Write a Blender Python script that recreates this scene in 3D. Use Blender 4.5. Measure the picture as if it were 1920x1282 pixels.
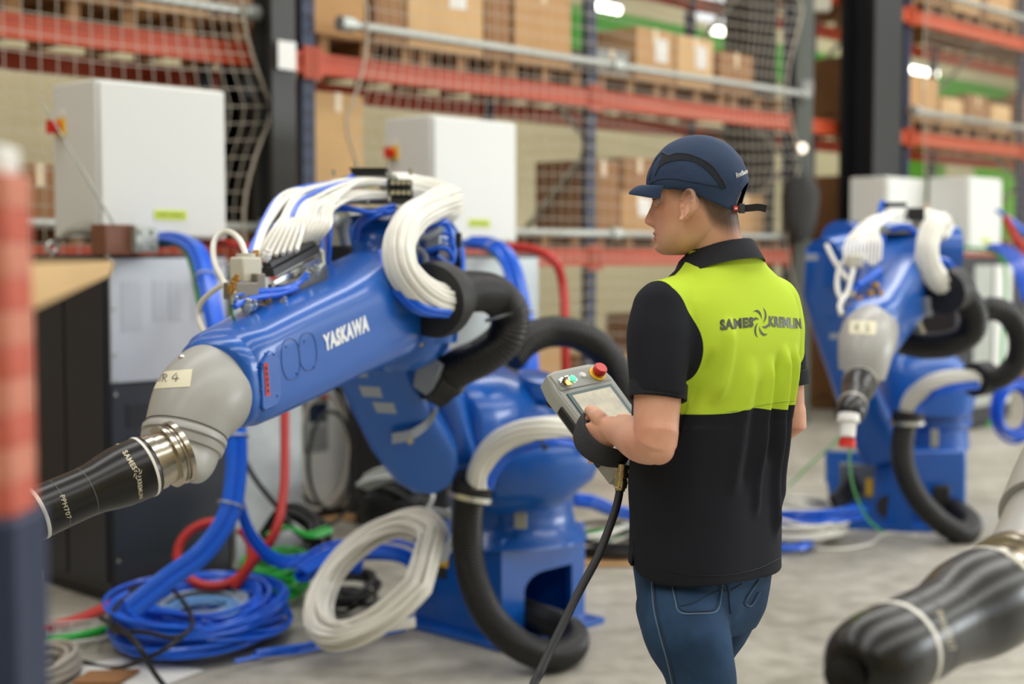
import bpy, bmesh, math, random
from mathutils import Vector as V, Matrix, noise
from mathutils.bvhtree import BVHTree
random.seed(7)
for _o in list(bpy.data.objects): bpy.data.objects.remove(_o)
S = bpy.context.scene
COL = S.collection
pi = math.pi
sin, cos = math.sin, math.cos

# ---------------------------------------------------------------- camera
FPX = 2667.0
PITCH = math.atan(161/FPX)
CC = V((0, 0, 1.53))
CF = V((0, cos(PITCH), -sin(PITCH))); CU = V((0, sin(PITCH), cos(PITCH)))
cam = bpy.data.cameras.new('camera'); cam.lens = FPX*36/1920; cam.sensor_width = 36
cam.clip_start = 0.05; cam.clip_end = 200
cam.dof.use_dof = True; cam.dof.focus_distance = 2.95; cam.dof.aperture_fstop = 2.0
camo = bpy.data.objects.new('camera', cam); COL.objects.link(camo)
camo.location = CC; camo.rotation_euler = (pi/2-PITCH, 0, 0)
S.camera = camo

# ---------------------------------------------------------------- world, light, exposure
w = bpy.data.worlds.new('world'); S.world = w; w.use_nodes = True
w.node_tree.nodes['Background'].inputs[0].default_value = (.75, .85, 1, 1)
w.node_tree.nodes['Background'].inputs[1].default_value = 0.6
S.view_settings.view_transform = 'Standard'; S.view_settings.look = 'None'
S.view_settings.gamma = 1; S.view_settings.use_curve_mapping = False
S.view_settings.exposure = -0.27

# hall frame: E runs along the racks, N away from the camera
E = V((.6873, .7264, 0)); N = V((-.7264, .6873, 0)); TH = math.atan2(.7264, .6873)
P0 = V((-1.278, 9, 0))
def H(s, q, z=0): return P0+E*s+N*q+V((0, 0, z))
SMIN, SMAX, QMIN, QMAX, ZC = -15, 24, -14, 6, 6.6

def area(name, loc, tgt, sx, sy, power, col=(1, 1, 1)):
    l = bpy.data.lights.new(name, 'AREA'); l.shape = 'RECTANGLE'; l.size = sx; l.size_y = sy
    l.energy = power; l.color = col
    o = bpy.data.objects.new(name, l); COL.objects.link(o); o.location = loc
    d = (tgt-loc).normalized()
    z = -d; x = E.copy() if abs(d.dot(E)) < .9 else N.copy()
    x = (x-z*x.dot(z)).normalized(); y = z.cross(x)
    o.rotation_euler = Matrix((x, y, z)).transposed().to_euler()
    return o
for i, (q, s) in enumerate(((-10.8, 2), (-6.4, 0), (-1.9, 3))):
    area('overhead_fill', H(s, q, ZC-.15), H(s, q, 0), 24, 1.3, 640, (1, .985, .965))  # overhead strips added to fill the hall; the ceiling has no skylights
area('overhead_fill', H(6, 3.4, ZC-.15), H(6, 3.4, 0), 30, 1.2, 470, (1, .96, .90))  # added strip that brightens the background behind the racks
area('window_daylight', H(9, QMIN+.25, 3.0), H(7, 0, 2.2), 20, 3.0, 2300, (.93, .97, 1))

# ---------------------------------------------------------------- helpers
def at(px, py, d): return CC+(CF+V((1, 0, 0))*((px-960)/FPX)+CU*((641-py)/FPX))*d
def lin(c):
    c = c/255
    return c/12.92 if c <= .04045 else ((c+.055)/1.055)**2.4
MATS = {}
def mat(name, col, rough=.5, metal=0, bump=0, bscale=60, var=0, vscale=4, coat=0, emis=0, spec=.5, trans=0, sheen=0, sss=0, hole=0):
    if name in MATS: return MATS[name]
    m = bpy.data.materials.new(name); m.use_nodes = True; nt = m.node_tree
    b = nt.nodes['Principled BSDF']; c = [lin(x) for x in col]+[1]
    b.inputs['Base Color'].default_value = c; b.inputs['Roughness'].default_value = rough
    b.inputs['Metallic'].default_value = metal; b.inputs['Coat Weight'].default_value = coat
    b.inputs['Specular IOR Level'].default_value = spec
    b.inputs['Transmission Weight'].default_value = trans
    if sheen: b.inputs['Sheen Weight'].default_value = sheen
    if sss:
        b.inputs['Subsurface Weight'].default_value = sss; b.inputs['Subsurface Radius'].default_value = (1, .35, .2)
        b.inputs['Subsurface Scale'].default_value = .006
    if emis:
        b.inputs['Emission Color'].default_value = c; b.inputs['Emission Strength'].default_value = emis
    if var or bump:
        tc = nt.nodes.new('ShaderNodeTexCoord')
    if var:
        n = nt.nodes.new('ShaderNodeTexNoise'); n.inputs['Scale'].default_value = vscale; n.inputs['Detail'].default_value = 6
        nt.links.new(tc.outputs['Object'], n.inputs['Vector'])
        r = nt.nodes.new('ShaderNodeValToRGB'); r.color_ramp.elements[0].position = .3; r.color_ramp.elements[1].position = .7
        r.color_ramp.elements[0].color = [min(1, x*(1-var)) for x in c[:3]]+[1]
        r.color_ramp.elements[1].color = [min(1, x*(1+var)) for x in c[:3]]+[1]
        nt.links.new(n.outputs['Fac'], r.inputs['Fac']); nt.links.new(r.outputs['Color'], b.inputs['Base Color'])
    if bump:
        n = nt.nodes.new('ShaderNodeTexNoise'); n.inputs['Scale'].default_value = bscale; n.inputs['Detail'].default_value = 3
        nt.links.new(tc.outputs['Object'], n.inputs['Vector'])
        bp = nt.nodes.new('ShaderNodeBump'); bp.inputs['Strength'].default_value = bump; bp.inputs['Distance'].default_value = .01
        nt.links.new(n.outputs['Fac'], bp.inputs['Height']); nt.links.new(bp.outputs['Normal'], b.inputs['Normal'])
    MATS[name] = m
    return m

def cr(pts, n):
    """Catmull-Rom through pts (Vectors), resampled evenly to n points"""
    P = [V(p) for p in pts]; P = [P[0]*2-P[1]]+P+[P[-1]*2-P[-2]]
    d = []
    for i in range(1, len(P)-2):
        a, b, c, e = P[i-1:i+3]
        for k in range(24):
            t = k/24
            d.append(.5*((2*b)+(c-a)*t+(2*a-5*b+4*c-e)*t*t+(3*b-a-3*c+e)*t**3))
    d.append(P[-2].copy())
    L = [0]
    for i in range(1, len(d)): L.append(L[-1]+(d[i]-d[i-1]).length)
    out = []; j = 0
    for k in range(n):
        t = L[-1]*k/(n-1)
        while j < len(L)-2 and L[j+1] < t: j += 1
        s = (t-L[j])/max(1e-9, L[j+1]-L[j])
        out.append(d[j].lerp(d[j+1], min(1, max(0, s))))
    return out
def length(p): return sum((p[i+1]-p[i]).length for i in range(len(p)-1))
def interp(tab, x):
    """piecewise-linear then smoothed lookup in [(x, a, b, ..)]"""
    if x <= tab[0][0]: return list(tab[0][1:])
    for i in range(len(tab)-1):
        if x <= tab[i+1][0]:
            n = len(tab); p0 = tab[max(0, i-1)]; p1 = tab[i]; p2 = tab[i+1]; p3 = tab[min(n-1, i+2)]
            h = p2[0]-p1[0]; t = (x-p1[0])/h; out = []
            for k in range(1, len(p1)):
                m1 = (p2[k]-p0[k])/max(1e-9, p2[0]-p0[0]); m2 = (p3[k]-p1[k])/max(1e-9, p3[0]-p1[0])
                out.append((2*t**3-3*t*t+1)*p1[k]+(t**3-2*t*t+t)*h*m1+(-2*t**3+3*t*t)*p2[k]+(t**3-t*t)*h*m2)
            return out
    return list(tab[-1][1:])

class MB:
    def __init__(s): s.v = []; s.f = []; s.mi = []; s.cur = 0
    def add(s, vs, fs):
        o = len(s.v); s.v += [V(p) for p in vs]; s.f += [[i+o for i in f] for f in fs]; s.mi += [s.cur]*len(fs); return s
    def box(s, c, sz, X=None, Y=None, Z=None):
        X = X or V((1, 0, 0)); Y = Y or V((0, 1, 0)); Z = Z or X.cross(Y); c = V(c)
        vs = [c+X*(sz[0]/2*a)+Y*(sz[1]/2*b)+Z*(sz[2]/2*d) for a in (-1, 1) for b in (-1, 1) for d in (-1, 1)]
        return s.add(vs, [[0, 1, 3, 2], [4, 6, 7, 5], [0, 4, 5, 1], [2, 3, 7, 6], [0, 2, 6, 4], [1, 5, 7, 3]])
    def hbox(s, s0, s1, q0, q1, z0, z1):
        return s.box(H((s0+s1)/2, (q0+q1)/2, (z0+z1)/2), (abs(s1-s0), abs(q1-q0), abs(z1-z0)), E, N, V((0, 0, 1)))
    def bar(s, a, b, w, h, up=V((0, 0, 1))):
        a = V(a); b = V(b); X = (b-a).normalized(); Y = up.cross(X)
        if Y.length < 1e-3: Y = V((1, 0, 0))
        Y.normalize(); Z = X.cross(Y)
        return s.box((a+b)/2, ((b-a).length, w, h), X, Y, Z)
    def loft(s, rings, c0=True, c1=True, closed=False):
        n = len(rings[0]); vs = [p for r in rings for p in r]; fs = []
        m = len(rings)
        for i in range(m if closed else m-1):
            for k in range(n):
                a = i*n+k; b = i*n+(k+1) % n; j = ((i+1) % m)*n
                fs.append([a, b, j+(k+1) % n, j+k])
        if not closed:
            if c0: fs.append(list(range(n))[::-1])
            if c1: fs.append([(m-1)*n+k for k in range(n)])
        return s.add(vs, fs)
    def tube(s, pts, r, seg=8, closed=False, caps=True, flat=None):
        n = len(pts); T = []
        for i in range(n):
            if closed: t = pts[(i+1) % n]-pts[i-1]
            else: t = pts[min(n-1, i+1)]-pts[max(0, i-1)]
            T.append(t.normalized() if t.length > 1e-9 else V((0, 0, 1)))
        u = V((0, 0, 1)).cross(T[0])
        if u.length < .05: u = V((1, 0, 0)).cross(T[0])
        u.normalize(); rings = []
        for i in range(n):
            u = (u-T[i]*u.dot(T[i]))
            u = u.normalized() if u.length > 1e-6 else V((1, 0, 0)); v = T[i].cross(u)
            rr = r(i/(n-1)) if callable(r) else (r[i] if isinstance(r, (list, tuple)) else r)
            rings.append([pts[i]+u*cos(2*pi*k/seg)*rr+v*sin(2*pi*k/seg)*rr for k in range(seg)])
        return s.loft(rings, caps, caps, closed)
    def rev(s, o, ax, prof, seg=32, caps=True):
        o = V(o); ax = V(ax).normalized(); u = ax.cross(V((0, 0, 1)))
        if u.length < .05: u = ax.cross(V((0, 1, 0)))
        u.normalize(); v = ax.cross(u)
        return s.loft([[o+ax*t+(u*cos(2*pi*k/seg)+v*sin(2*pi*k/seg))*r for k in range(seg)] for t, r in prof], caps, caps)
    def cyl(s, a, b, r, seg=16, r2=None):
        a = V(a); b = V(b); return s.rev(a, b-a, [(0, r), ((b-a).length, r if r2 is None else r2)], seg)
    def ball(s, c, r, A=None, B=None, C=None, n=16, m=10):
        c = V(c); A = A or V((r, 0, 0)); B = B or V((0, r, 0)); C = C or V((0, 0, r))
        rings = []
        for i in range(m+1):
            t = pi*(i if 0 < i < m else (.02 if i == 0 else m-.02))/m
            rings.append([c-C*cos(t)+(A*cos(2*pi*k/n)+B*sin(2*pi*k/n))*sin(t) for k in range(n)])
        return s.loft(rings)
    def prism(s, poly, o, U, W, dep):
        n = len(poly); a = [o+U*x+W*y for x, y in poly]; b = [p+dep for p in a]
        return s.add(a+b, [list(range(n))[::-1], [n+i for i in range(n)]]+[[i, (i+1) % n, n+(i+1) % n, n+i] for i in range(n)])
def ring(c, A, B, n=32, ex=2.0):
    out = []
    for k in range(n):
        t = 2*pi*k/n; a = cos(t); b = sin(t)
        out.append(c+A*(math.copysign(abs(a)**(2/ex), a))+B*(math.copysign(abs(b)**(2/ex), b)))
    return out

def wloc(o):
    p = V((0, 0, 0))
    while o: p += o.location; o = o.parent
    return p
def obj(name, mb, m, parent=None, smooth=True, ang=38, local=False, bevel=0, **kw):
    me = bpy.data.meshes.new(name)
    off = wloc(parent) if (parent and not local) else V((0, 0, 0))
    me.from_pydata([tuple(p-off) for p in mb.v], [], mb.f)
    ms = m if isinstance(m, (list, tuple)) else [m]
    for x in ms: me.materials.append(x)
    if len(ms) > 1: me.polygons.foreach_set('material_index', mb.mi)
    bm = bmesh.new(); bm.from_mesh(me); bmesh.ops.recalc_face_normals(bm, faces=bm.faces); bm.to_mesh(me); bm.free()
    if smooth:
        me.shade_smooth(); me.set_sharp_from_angle(angle=math.radians(ang))
    o = bpy.data.objects.new(name, me); COL.objects.link(o)
    if parent: o.parent = parent
    if bevel:
        b = o.modifiers.new('bevel', 'BEVEL'); b.width = bevel; b.segments = 2; b.limit_method = 'ANGLE'
    for k, x in kw.items(): o[k] = x
    return o
def thing(name, label, cat, loc=(0, 0, 0), rotz=0, group=None):
    o = bpy.data.objects.new(name, None); COL.objects.link(o); o.location = loc; o.rotation_euler = (0, 0, rotz)
    o.empty_display_size = .1; o['label'] = label; o['category'] = cat
    if group: o['group'] = group
    return o
def tag(o, label, cat, group=None, kind=None):
    o['label'] = label; o['category'] = cat
    if group: o['group'] = group
    if kind: o['kind'] = kind
    # put the object origin at its base
    me = o.data; vs = [v.co for v in me.vertices]
    c = V((sum(v.x for v in vs)/len(vs), sum(v.y for v in vs)/len(vs), min(v.z for v in vs)))
    me.transform(Matrix.Translation(-c)); o.location = c
    for ch in o.children: ch.data.transform(Matrix.Translation(-c))
    return o
def struct(name, mb, m, parent=None, **kw):
    return obj(name, mb, m, parent, kind='structure', **kw) if not parent else obj(name, mb, m, parent, **kw)
def bvh(*objs):
    vs = []; fs = []
    for o in objs:
        off = wloc(o); k = len(vs)
        vs += [v.co+off for v in o.data.vertices]; fs += [[i+k for i in p.vertices] for p in o.data.polygons]
    return BVHTree.FromPolygons(vs, fs)
def cast(px, py, t, off=.001):
    d = (at(px, py, 1)-CC).normalized(); r = t.ray_cast(CC, d)
    if r[0] is None: return None
    n = r[1] if r[1].dot(d) < 0 else -r[1]
    return r[0]+n*off
FONTC = {}
def textmesh(body, thick=0.0, maxe=.08):
    """flat triangulated text, unit box: returns verts (u in 0..1, v in 0..1), faces, aspect"""
    cu = bpy.data.curves.new('t', 'FONT'); cu.body = body; cu.size = 1; cu.offset = thick; cu.resolution_u = 3; cu.space_character = 1.12
    o = bpy.data.objects.new('t', cu); COL.objects.link(o)
    dg = bpy.context.evaluated_depsgraph_get(); dg.update()
    me = bpy.data.meshes.new_from_object(o.evaluated_get(dg))
    bm = bmesh.new(); bm.from_mesh(me)
    bmesh.ops.remove_doubles(bm, verts=bm.verts, dist=1e-5)
    bmesh.ops.triangulate(bm, faces=bm.faces)
    for _ in range(4):
        es = [e for e in bm.edges if e.calc_length() > maxe]
        if not es: break
        bmesh.ops.subdivide_edges(bm, edges=es, cuts=1); bmesh.ops.triangulate(bm, faces=bm.faces)
    bm.verts.index_update()
    vs = [v.co.copy() for v in bm.verts]; fs = [[v.index for v in f.verts] for f in bm.faces]
    bm.free(); bpy.data.objects.remove(o); bpy.data.curves.remove(cu); bpy.data.meshes.remove(me)
    x0 = min(v.x for v in vs); x1 = max(v.x for v in vs); y0 = min(v.y for v in vs); y1 = max(v.y for v in vs)
    return [((v.x-x0)/(x1-x0), (v.y-y0)/(y1-y0)) for v in vs], fs, (x1-x0)/(y1-y0)
def gridmesh(nu, nv):
    return [(i/nu, j/nv) for j in range(nv+1) for i in range(nu+1)], [[j*(nu+1)+i, j*(nu+1)+i+1, (j+1)*(nu+1)+i+1, (j+1)*(nu+1)+i] for j in range(nv) for i in range(nu)], 1
def decal(name, tm, quad, tree, m, parent, off=.0012, **kw):
    """lay a flat pattern on the real surface; quad = bl, br, tr, tl"""
    bl, br, tr, tl = [V((a, b)) for a, b in quad]; vs = []; ok = []
    for u, v in tm[0]:
        p = bl.lerp(br, u).lerp(tl.lerp(tr, u), v); h = cast(p.x, p.y, tree, off)
        ok.append(h is not None); vs.append(h or V((0, 0, 0)))
    fs = [f for f in tm[1] if all(ok[i] for i in f) and max((vs[f[0]]-vs[i]).length for i in f) < .12]
    if not fs: return None
    used = sorted({i for f in fs for i in f}); ix = {i: k for k, i in enumerate(used)}
    mb = MB(); mb.add([vs[i] for i in used], [[ix[i] for i in f] for f in fs])
    return obj(name, mb, m, parent, **kw)
def stroke(name, pts, tree, r, m, parent, n=24, off=.0005, seg=5, **kw):
    P = cr([V((a, b, 0)) for a, b in pts], n); Q = [cast(p.x, p.y, tree, off) for p in P]; Q = [q for q in Q if q]
    if len(Q) < 3: return None
    return obj(name, MB().tube(Q, r, seg), m, parent, **kw)

# ---------------------------------------------------------------- materials
def floor_mat():
    m = bpy.data.materials.new('concrete_floor'); m.use_nodes = True; nt = m.node_tree; b = nt.nodes['Principled BSDF']
    tc = nt.nodes.new('ShaderNodeTexCoord')
    mp = nt.nodes.new('ShaderNodeMapping'); nt.links.new(tc.outputs['Object'], mp.inputs[0])
    n = nt.nodes.new('ShaderNodeTexNoise'); n.inputs['Scale'].default_value = 1.3; n.inputs['Detail'].default_value = 8; n.inputs['Roughness'].default_value = .62
    n2 = nt.nodes.new('ShaderNodeTexNoise'); n2.inputs['Scale'].default_value = 9; n2.inputs['Detail'].default_value = 6
    nt.links.new(mp.outputs[0], n.inputs['Vector']); nt.links.new(mp.outputs[0], n2.inputs['Vector'])
    mx = nt.nodes.new('ShaderNodeMath'); mx.operation = 'MULTIPLY_ADD'; mx.inputs[1].default_value = .45
    nt.links.new(n2.outputs['Fac'], mx.inputs[0]); 
    mm = nt.nodes.new('ShaderNodeMath'); mm.operation = 'MULTIPLY'; mm.inputs[1].default_value = .6
    nt.links.new(n.outputs['Fac'], mm.inputs[0]); nt.links.new(mm.outputs[0], mx.inputs[2])
    r = nt.nodes.new('ShaderNodeValToRGB'); nt.links.new(mx.outputs[0], r.inputs['Fac'])
    r.color_ramp.elements[0].position = .36; r.color_ramp.elements[1].position = .66
    r.color_ramp.elements[0].color = [lin(142), lin(138), lin(124), 1]; r.color_ramp.elements[1].color = [lin(190), lin(186), lin(174), 1]
    nt.links.new(r.outputs['Color'], b.inputs['Base Color']); b.inputs['Roughness'].default_value = .42
    rr = nt.nodes.new('ShaderNodeMapRange'); rr.inputs['To Min'].default_value = .3; rr.inputs['To Max'].default_value = .6
    nt.links.new(n2.outputs['Fac'], rr.inputs['Value']); nt.links.new(rr.outputs[0], b.inputs['Roughness'])
    return m
M_floor = floor_mat()
M_wall = mat('cream_wall', (205, 196, 160), .8, var=.06, vscale=1)
M_ceil = mat('ceiling_paint', (200, 200, 195), .8)
M_green = mat('green_paint', (60, 160, 40), .6)
M_orange = mat('orange_beam_paint', (190, 74, 36), .5, var=.08)
M_navy = mat('navy_upright_paint', (38, 50, 80), .5)
M_galv = mat('galvanised_steel', (178, 182, 176), .42, .55, var=.12, vscale=25)
M_column = mat('dark_column_paint', (50, 51, 50), .5)
M_black = mat('black_paint', (22, 22, 25), .5)
M_card = mat('cardboard', (188, 146, 98), .85, var=.08, vscale=3)
M_card2 = mat('pale_cardboard', (206, 168, 118), .85, var=.08, vscale=3)
M_card3 = mat('brown_cardboard', (150, 108, 70), .85, var=.08, vscale=3)
M_tape = mat('packing_tape', (222, 200, 165), .3)
M_film = mat('shrink_film', (225, 222, 215), .25)
M_wood = mat('pallet_wood', (140, 104, 66), .85, var=.2, vscale=12)
M_net = mat('net_cord', (176, 166, 150), .8)
M_white = mat('white_paper', (232, 232, 228), .7)
M_tube = mat('lamp_tube', (255, 253, 240), .5, emis=9)
M_cabw = mat('cabinet_light_grey', (222, 223, 218), .38, bump=.02, bscale=400)
M_cabk = mat('cabinet_black', (36, 38, 46), .42, var=.06)
M_red = mat('red_plastic', (205, 40, 30), .35)
M_yellow = mat('yellow_plastic', (238, 190, 30), .4)
M_lime = mat('lime_sticker', (205, 222, 60), .5)
M_ink = mat('black_ink', (25, 25, 25), .5)
# ---------------------------------------------------------------- the hall
struct('floor', MB().hbox(SMIN, SMAX, QMIN, QMAX, -.2, 0), M_floor)
struct('ceiling', MB().hbox(SMIN, SMAX, QMIN, QMAX, ZC, ZC+.2), M_ceil)
struct('wall_back', MB().hbox(SMIN, SMAX, QMAX, QMAX+.2, 0, ZC), M_wall)
struct('wall_left', MB().hbox(SMIN-.2, SMIN, QMIN, QMAX, 0, ZC), M_wall)
struct('wall_right', MB().hbox(SMAX, SMAX+.2, QMIN, QMAX, 0, ZC), M_wall)
struct('wall_front', MB().hbox(SMIN, SMAX, QMIN-.2, QMIN, 0, ZC), M_wall)
struct('trim_1', MB().hbox(9, SMAX, QMAX-.05, QMAX, 4.4, 5.0), M_green)
M_glow = mat('window_daylight_pane', (225, 232, 240), .5, emis=1.0)
wn = struct('window_1', MB().hbox(12.0, 14.4, QMAX-.04, QMAX, 5.15, 6.2), M_glow)
for k in range(4): obj('window_bar', MB().hbox(12+.8*k-.02, 12.02+.8*k, QMAX-.08, QMAX-.04, 5.15, 6.2), M_galv, wn)
wf = struct('window_2', MB().hbox(-1, 19, QMIN, QMIN+.05, 1.4, 4.6), M_glow)
for k in range(11): obj('window_bar', MB().hbox(-1+2*k-.03, -1+2*k+.03, QMIN+.05, QMIN+.1, 1.4, 4.6), M_column, wf)
# steel building columns
def hcol(name, s, q, wdt, dep, m):
    mb = MB(); t = .03
    mb.hbox(s-wdt/2, s+wdt/2, q-dep/2, q-dep/2+t, 0, ZC); mb.hbox(s-wdt/2, s+wdt/2, q+dep/2-t, q+dep/2, 0, ZC)
    mb.hbox(s-t/2, s+t/2, q-dep/2+t, q+dep/2-t, 0, ZC)
    return struct(name, mb, m)
hcol('trim_2', -.43, -.22, .17, .19, M_column)
hcol('trim_3', 6.45, -.3, .52, .36, M_black)
hcol('trim_4', -.02, .62, .24, .25, M_black)
hcol('trim_5', 6.0, .75, .46, .3, M_black)
tr3 = bpy.data.objects['trim_3']

# white notice on the left column, warning label on the right column
nt_ = obj('notice', MB().box(at(538, 104, 8.36), (.13, .006, .165), E, N, V((0, 0, 1))), M_white)
tag(nt_, 'small white printed notice on the dark grey column', 'notice')
for k in range(5):
    obj('print_line', MB().box(at(538, 104, 8.36)-N*.005+E*(-.04+.02*k), (.007, .003, .12), E, N, V((0, 0, 1))), mat('grey_print', (150, 150, 150), .7), nt_).location = -nt_.location
wl = obj('warning_label', MB().box(at(1601, 375, 13.2), (.07, .006, .16), V((1, 0, 0))), mat('label_red', (200, 80, 70), .5))
tag(wl, 'narrow red warning label with a yellow lower end on the dark right column', 'label')
obj('label_foot', MB().box(at(1601, 395, 13.19), (.07, .006, .07), V((1, 0, 0))), mat('label_amber', (215, 150, 60), .5), wl).location = -wl.location

# ---------------------------------------------------------------- pallet racks (one continuous row)
rack = thing('pallet_rack', 'long row of pallet racking with navy uprights and orange beams behind the robots', 'rack', H(0, 0, 0))
def upright(s, q):
    mb = MB(); mb.hbox(s-.05, s+.05, q-.03, q+.03, 0, 5.6); mb.hbox(s-.08, s+.08, q-.07, q+.07, 0, .02)
    obj('upright', mb, M_navy, rack)
    h = MB()
    for k in range(45): h.hbox(s-.03, s-.015, q-.034, q-.028, .4+k*.1, .44+k*.1); h.hbox(s+.015, s+.03, q-.034, q-.028, .4+k*.1, .44+k*.1)
    obj('upright_holes', h, M_black, rack, kind='stuff')
posts = [-6.05, -3.2, -.02, 2.72, 5.5, 7.67, 10.4, 13.1, 15.8]
for s in posts:
    for q in (0, 1.1): upright(s, q)
    for k in range(5):
        a, b = (0, 1.1) if k % 2 == 0 else (1.1, 0)
        obj('brace', MB().bar(H(s, a, .3+k*1.05), H(s, b, 1.3+k*1.05), .04, .03), M_galv, rack)
LV = (0.16, 1.52, 2.73, 3.95)
for i in range(len(posts)-1):
    for z in LV[1:]:
        for q in (-.03, 1.13):
            mb = MB(); a, b = posts[i]+.05, posts[i+1]-.05
            mb.hbox(a, b, q-.025, q+.025, z-.065, z+.065); mb.hbox(a, b, q-.035, q-.02, z+.035, z+.065)
            mb.hbox(a, b, q-.035, q-.02, z-.065, z-.04)
            mb.hbox(a-.1, a+.02, q-.05, q-.02, z-.1, z+.1); mb.hbox(b-.02, b+.1, q-.05, q-.02, z-.1, z+.1)
            obj('beam', mb, M_orange, rack)
# galvanised pipes that carry the netting
def pipe(name, a, b, r, lab):
    t = obj(name, MB().cyl(a, b, r, 14), M_galv)
    tag(t, lab, 'pipe')
    d = (b-a).normalized()
    for k in (.01, .5, .99):
        obj('pipe_clamp', MB().cyl(a.lerp(b, k)-d*.05-t.location, a.lerp(b, k)+d*.05-t.location, r*1.7, 12), M_galv, t, local=True)
Q1 = -.16
pipe('pipe', H(-6, Q1, 2.96), H(-.5, Q1, 2.96), .03, 'galvanised pipe across the top left above the orange beam')
pipe('pipe', H(.12, Q1, 2.98), H(5.55, Q1, 2.98), .03, 'galvanised pipe between the two dark columns above the orange beam')
pipe('pipe', H(7.5, Q1, 2.98), H(15, Q1, 2.98), .035, 'galvanised pipe over the lower shelf of the far right rack')
pipe('pipe', H(7.5, Q1, 4.2), H(15, Q1, 4.2), .035, 'galvanised pipe at the top right corner above the upper orange beam')
pipe('pipe', H(-6, Q1, 1.7), H(-.4, Q1, 1.7), .03, 'galvanised pipe low on the left behind the white cabinet')
pipe('pipe', H(.12, Q1, 1.7), H(5.55, Q1, 1.7), .03, 'galvanised pipe low between the dark columns behind the cap')

def net(s0, s1, z0, z1, lab, cell=.098, bow0=.0, bow1=.0):
    mb = MB(); nu = int((s1-s0)/cell); nv = int((z1-z0)/cell); G = {}
    for i in range(nu+1):
        for j in range(nv+1):
            u = i/nu; z = z0+(z1-z0)*j/nv
            ed = lambda z: abs(sin(z*2.4+.6))
            s = s0+(s1-s0)*u
            s += bow1*ed(z)*(-max(0, (u-.75)/.25)**1.6)+bow0*ed(z)*max(0, (.25-u)/.25)**1.6
            zz = z-.05*sin(u*pi*3+.5)*((1-abs(2*((z-1.7)/1.3 % 1)-1)))
            G[i, j] = H(s, Q1-.035+.03*noise.noise(V((s*1.1, z*1.3, 3))), zz)
    r = .0026
    def seg(a, b):
        d = (b-a).normalized(); u = N*r; v = d.cross(N)*r
        mb.add([a+u, a-u*.5+v, a-u*.5-v, b+u, b-u*.5+v, b-u*.5-v], [[0, 1, 4, 3], [1, 2, 5, 4], [2, 0, 3, 5]])
    for i in range(nu+1):
        for j in range(nv+1):
            if i < nu: seg(G[i, j], G[i+1, j])
            if j < nv: seg(G[i, j], G[i, j+1])
    o = obj('safety_net', mb, M_net, smooth=False); tag(o, lab, 'net', kind='stuff')
    for ii in (0, nu):
        obj('border_rope', MB().tube([G[ii, j]-o.location for j in range(nv+1)], .009, 6), M_net, o, local=True)
    return o
net(-5.6, -.42, .7, 4.3, 'safety net of square cord mesh on the left, before the orange beam', bow1=.22)
net(.12, 5.42, .7, 4.3, 'safety net of square cord mesh between the two dark columns', bow0=.2, bow1=.22)
net(7.7, 14, .9, 4.9, 'safety net of square cord mesh over the far right rack', bow0=.0)

# pallets and boxes
pal = thing('pallet', '', 'pallet')
for k in range(6): obj('board', MB().box((0, -.5+k*.2, .13), (.8, .12, .022)), M_wood, pal, local=True)
for k in range(3): obj('runner', MB().box((-.35+k*.35, 0, .06), (.08, 1.1, .115)), M_wood, pal, local=True)
first_pal = [True]
def pallet(s, z, q=.55, lab=''):
    if first_pal[0]: r = pal; first_pal[0] = False
    else:
        r = pal.copy(); COL.objects.link(r)
        for ch in pal.children:
            c = ch.copy(); COL.objects.link(c); c.parent = r
    r.location = H(s, q, z); r.rotation_euler = (0, 0, TH); r['label'] = lab; r['group'] = 'pallets on the racks'
    return r
def carton(s, q, z, w_, d_, h_, m, lab, grp='cartons on the racks', tape=True, film=False):
    t = thing('cardboard_box', lab, 'box', H(s, q, z), TH, grp)
    body = MB().box((0, 0, h_/2), (w_, d_, h_)); obj('carton_body', body, m, t, local=True, bevel=.006, smooth=False)
    if tape: obj('tape', MB().box((0, -d_/2-.001, h_-.06), (.055, .003, .12)).box((0, 0, h_+.001), (.055, d_, .003)), M_tape, t, local=True)
    obj('flap_seam', MB().box((0, 0, h_+.0015), (.004, d_, .002)), M_card3, t, local=True)
    if film: obj('label', MB().box((w_*.15, -d_/2-.002, h_*.62), (min(.16, w_*.4), .003, min(.2, h_*.45))), M_film, t, local=True)
    return t
ords = ['first', 'second', 'third', 'fourth', 'fifth', 'sixth', 'seventh', 'eighth', 'ninth']
bayname = ['leftmost bay', 'bay right of grey column', 'bay behind the cap', 'bay at black column', 'far right bay', 'last bay at right']
for bi, (b0, b1) in enumerate([(-3.2, -.02), (-.02, 2.72), (2.72, 5.5), (5.5, 7.67), (7.67, 10.4), (10.4, 13.1)]):
    cx = (b0+b1)/2
    for li, lv in enumerate(LV):
        nm = ['ground', 'first', 'second', 'third'][li]; zt = lv+.065 if li else 0
        np_ = 3 if b1-b0 > 2.5 else 2
        if li == 1 and bi in (1, 2, 3): pass
        for k in range(np_):
            s = b0+.5+(b1-b0-1.0)*k/(np_-1)
            if bi == 3 and k == 0: continue
            pallet(s, zt, .55, 'wooden pallet, %s rack level, %s, %s from left' % (nm, bayname[bi], ords[k]))
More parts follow.
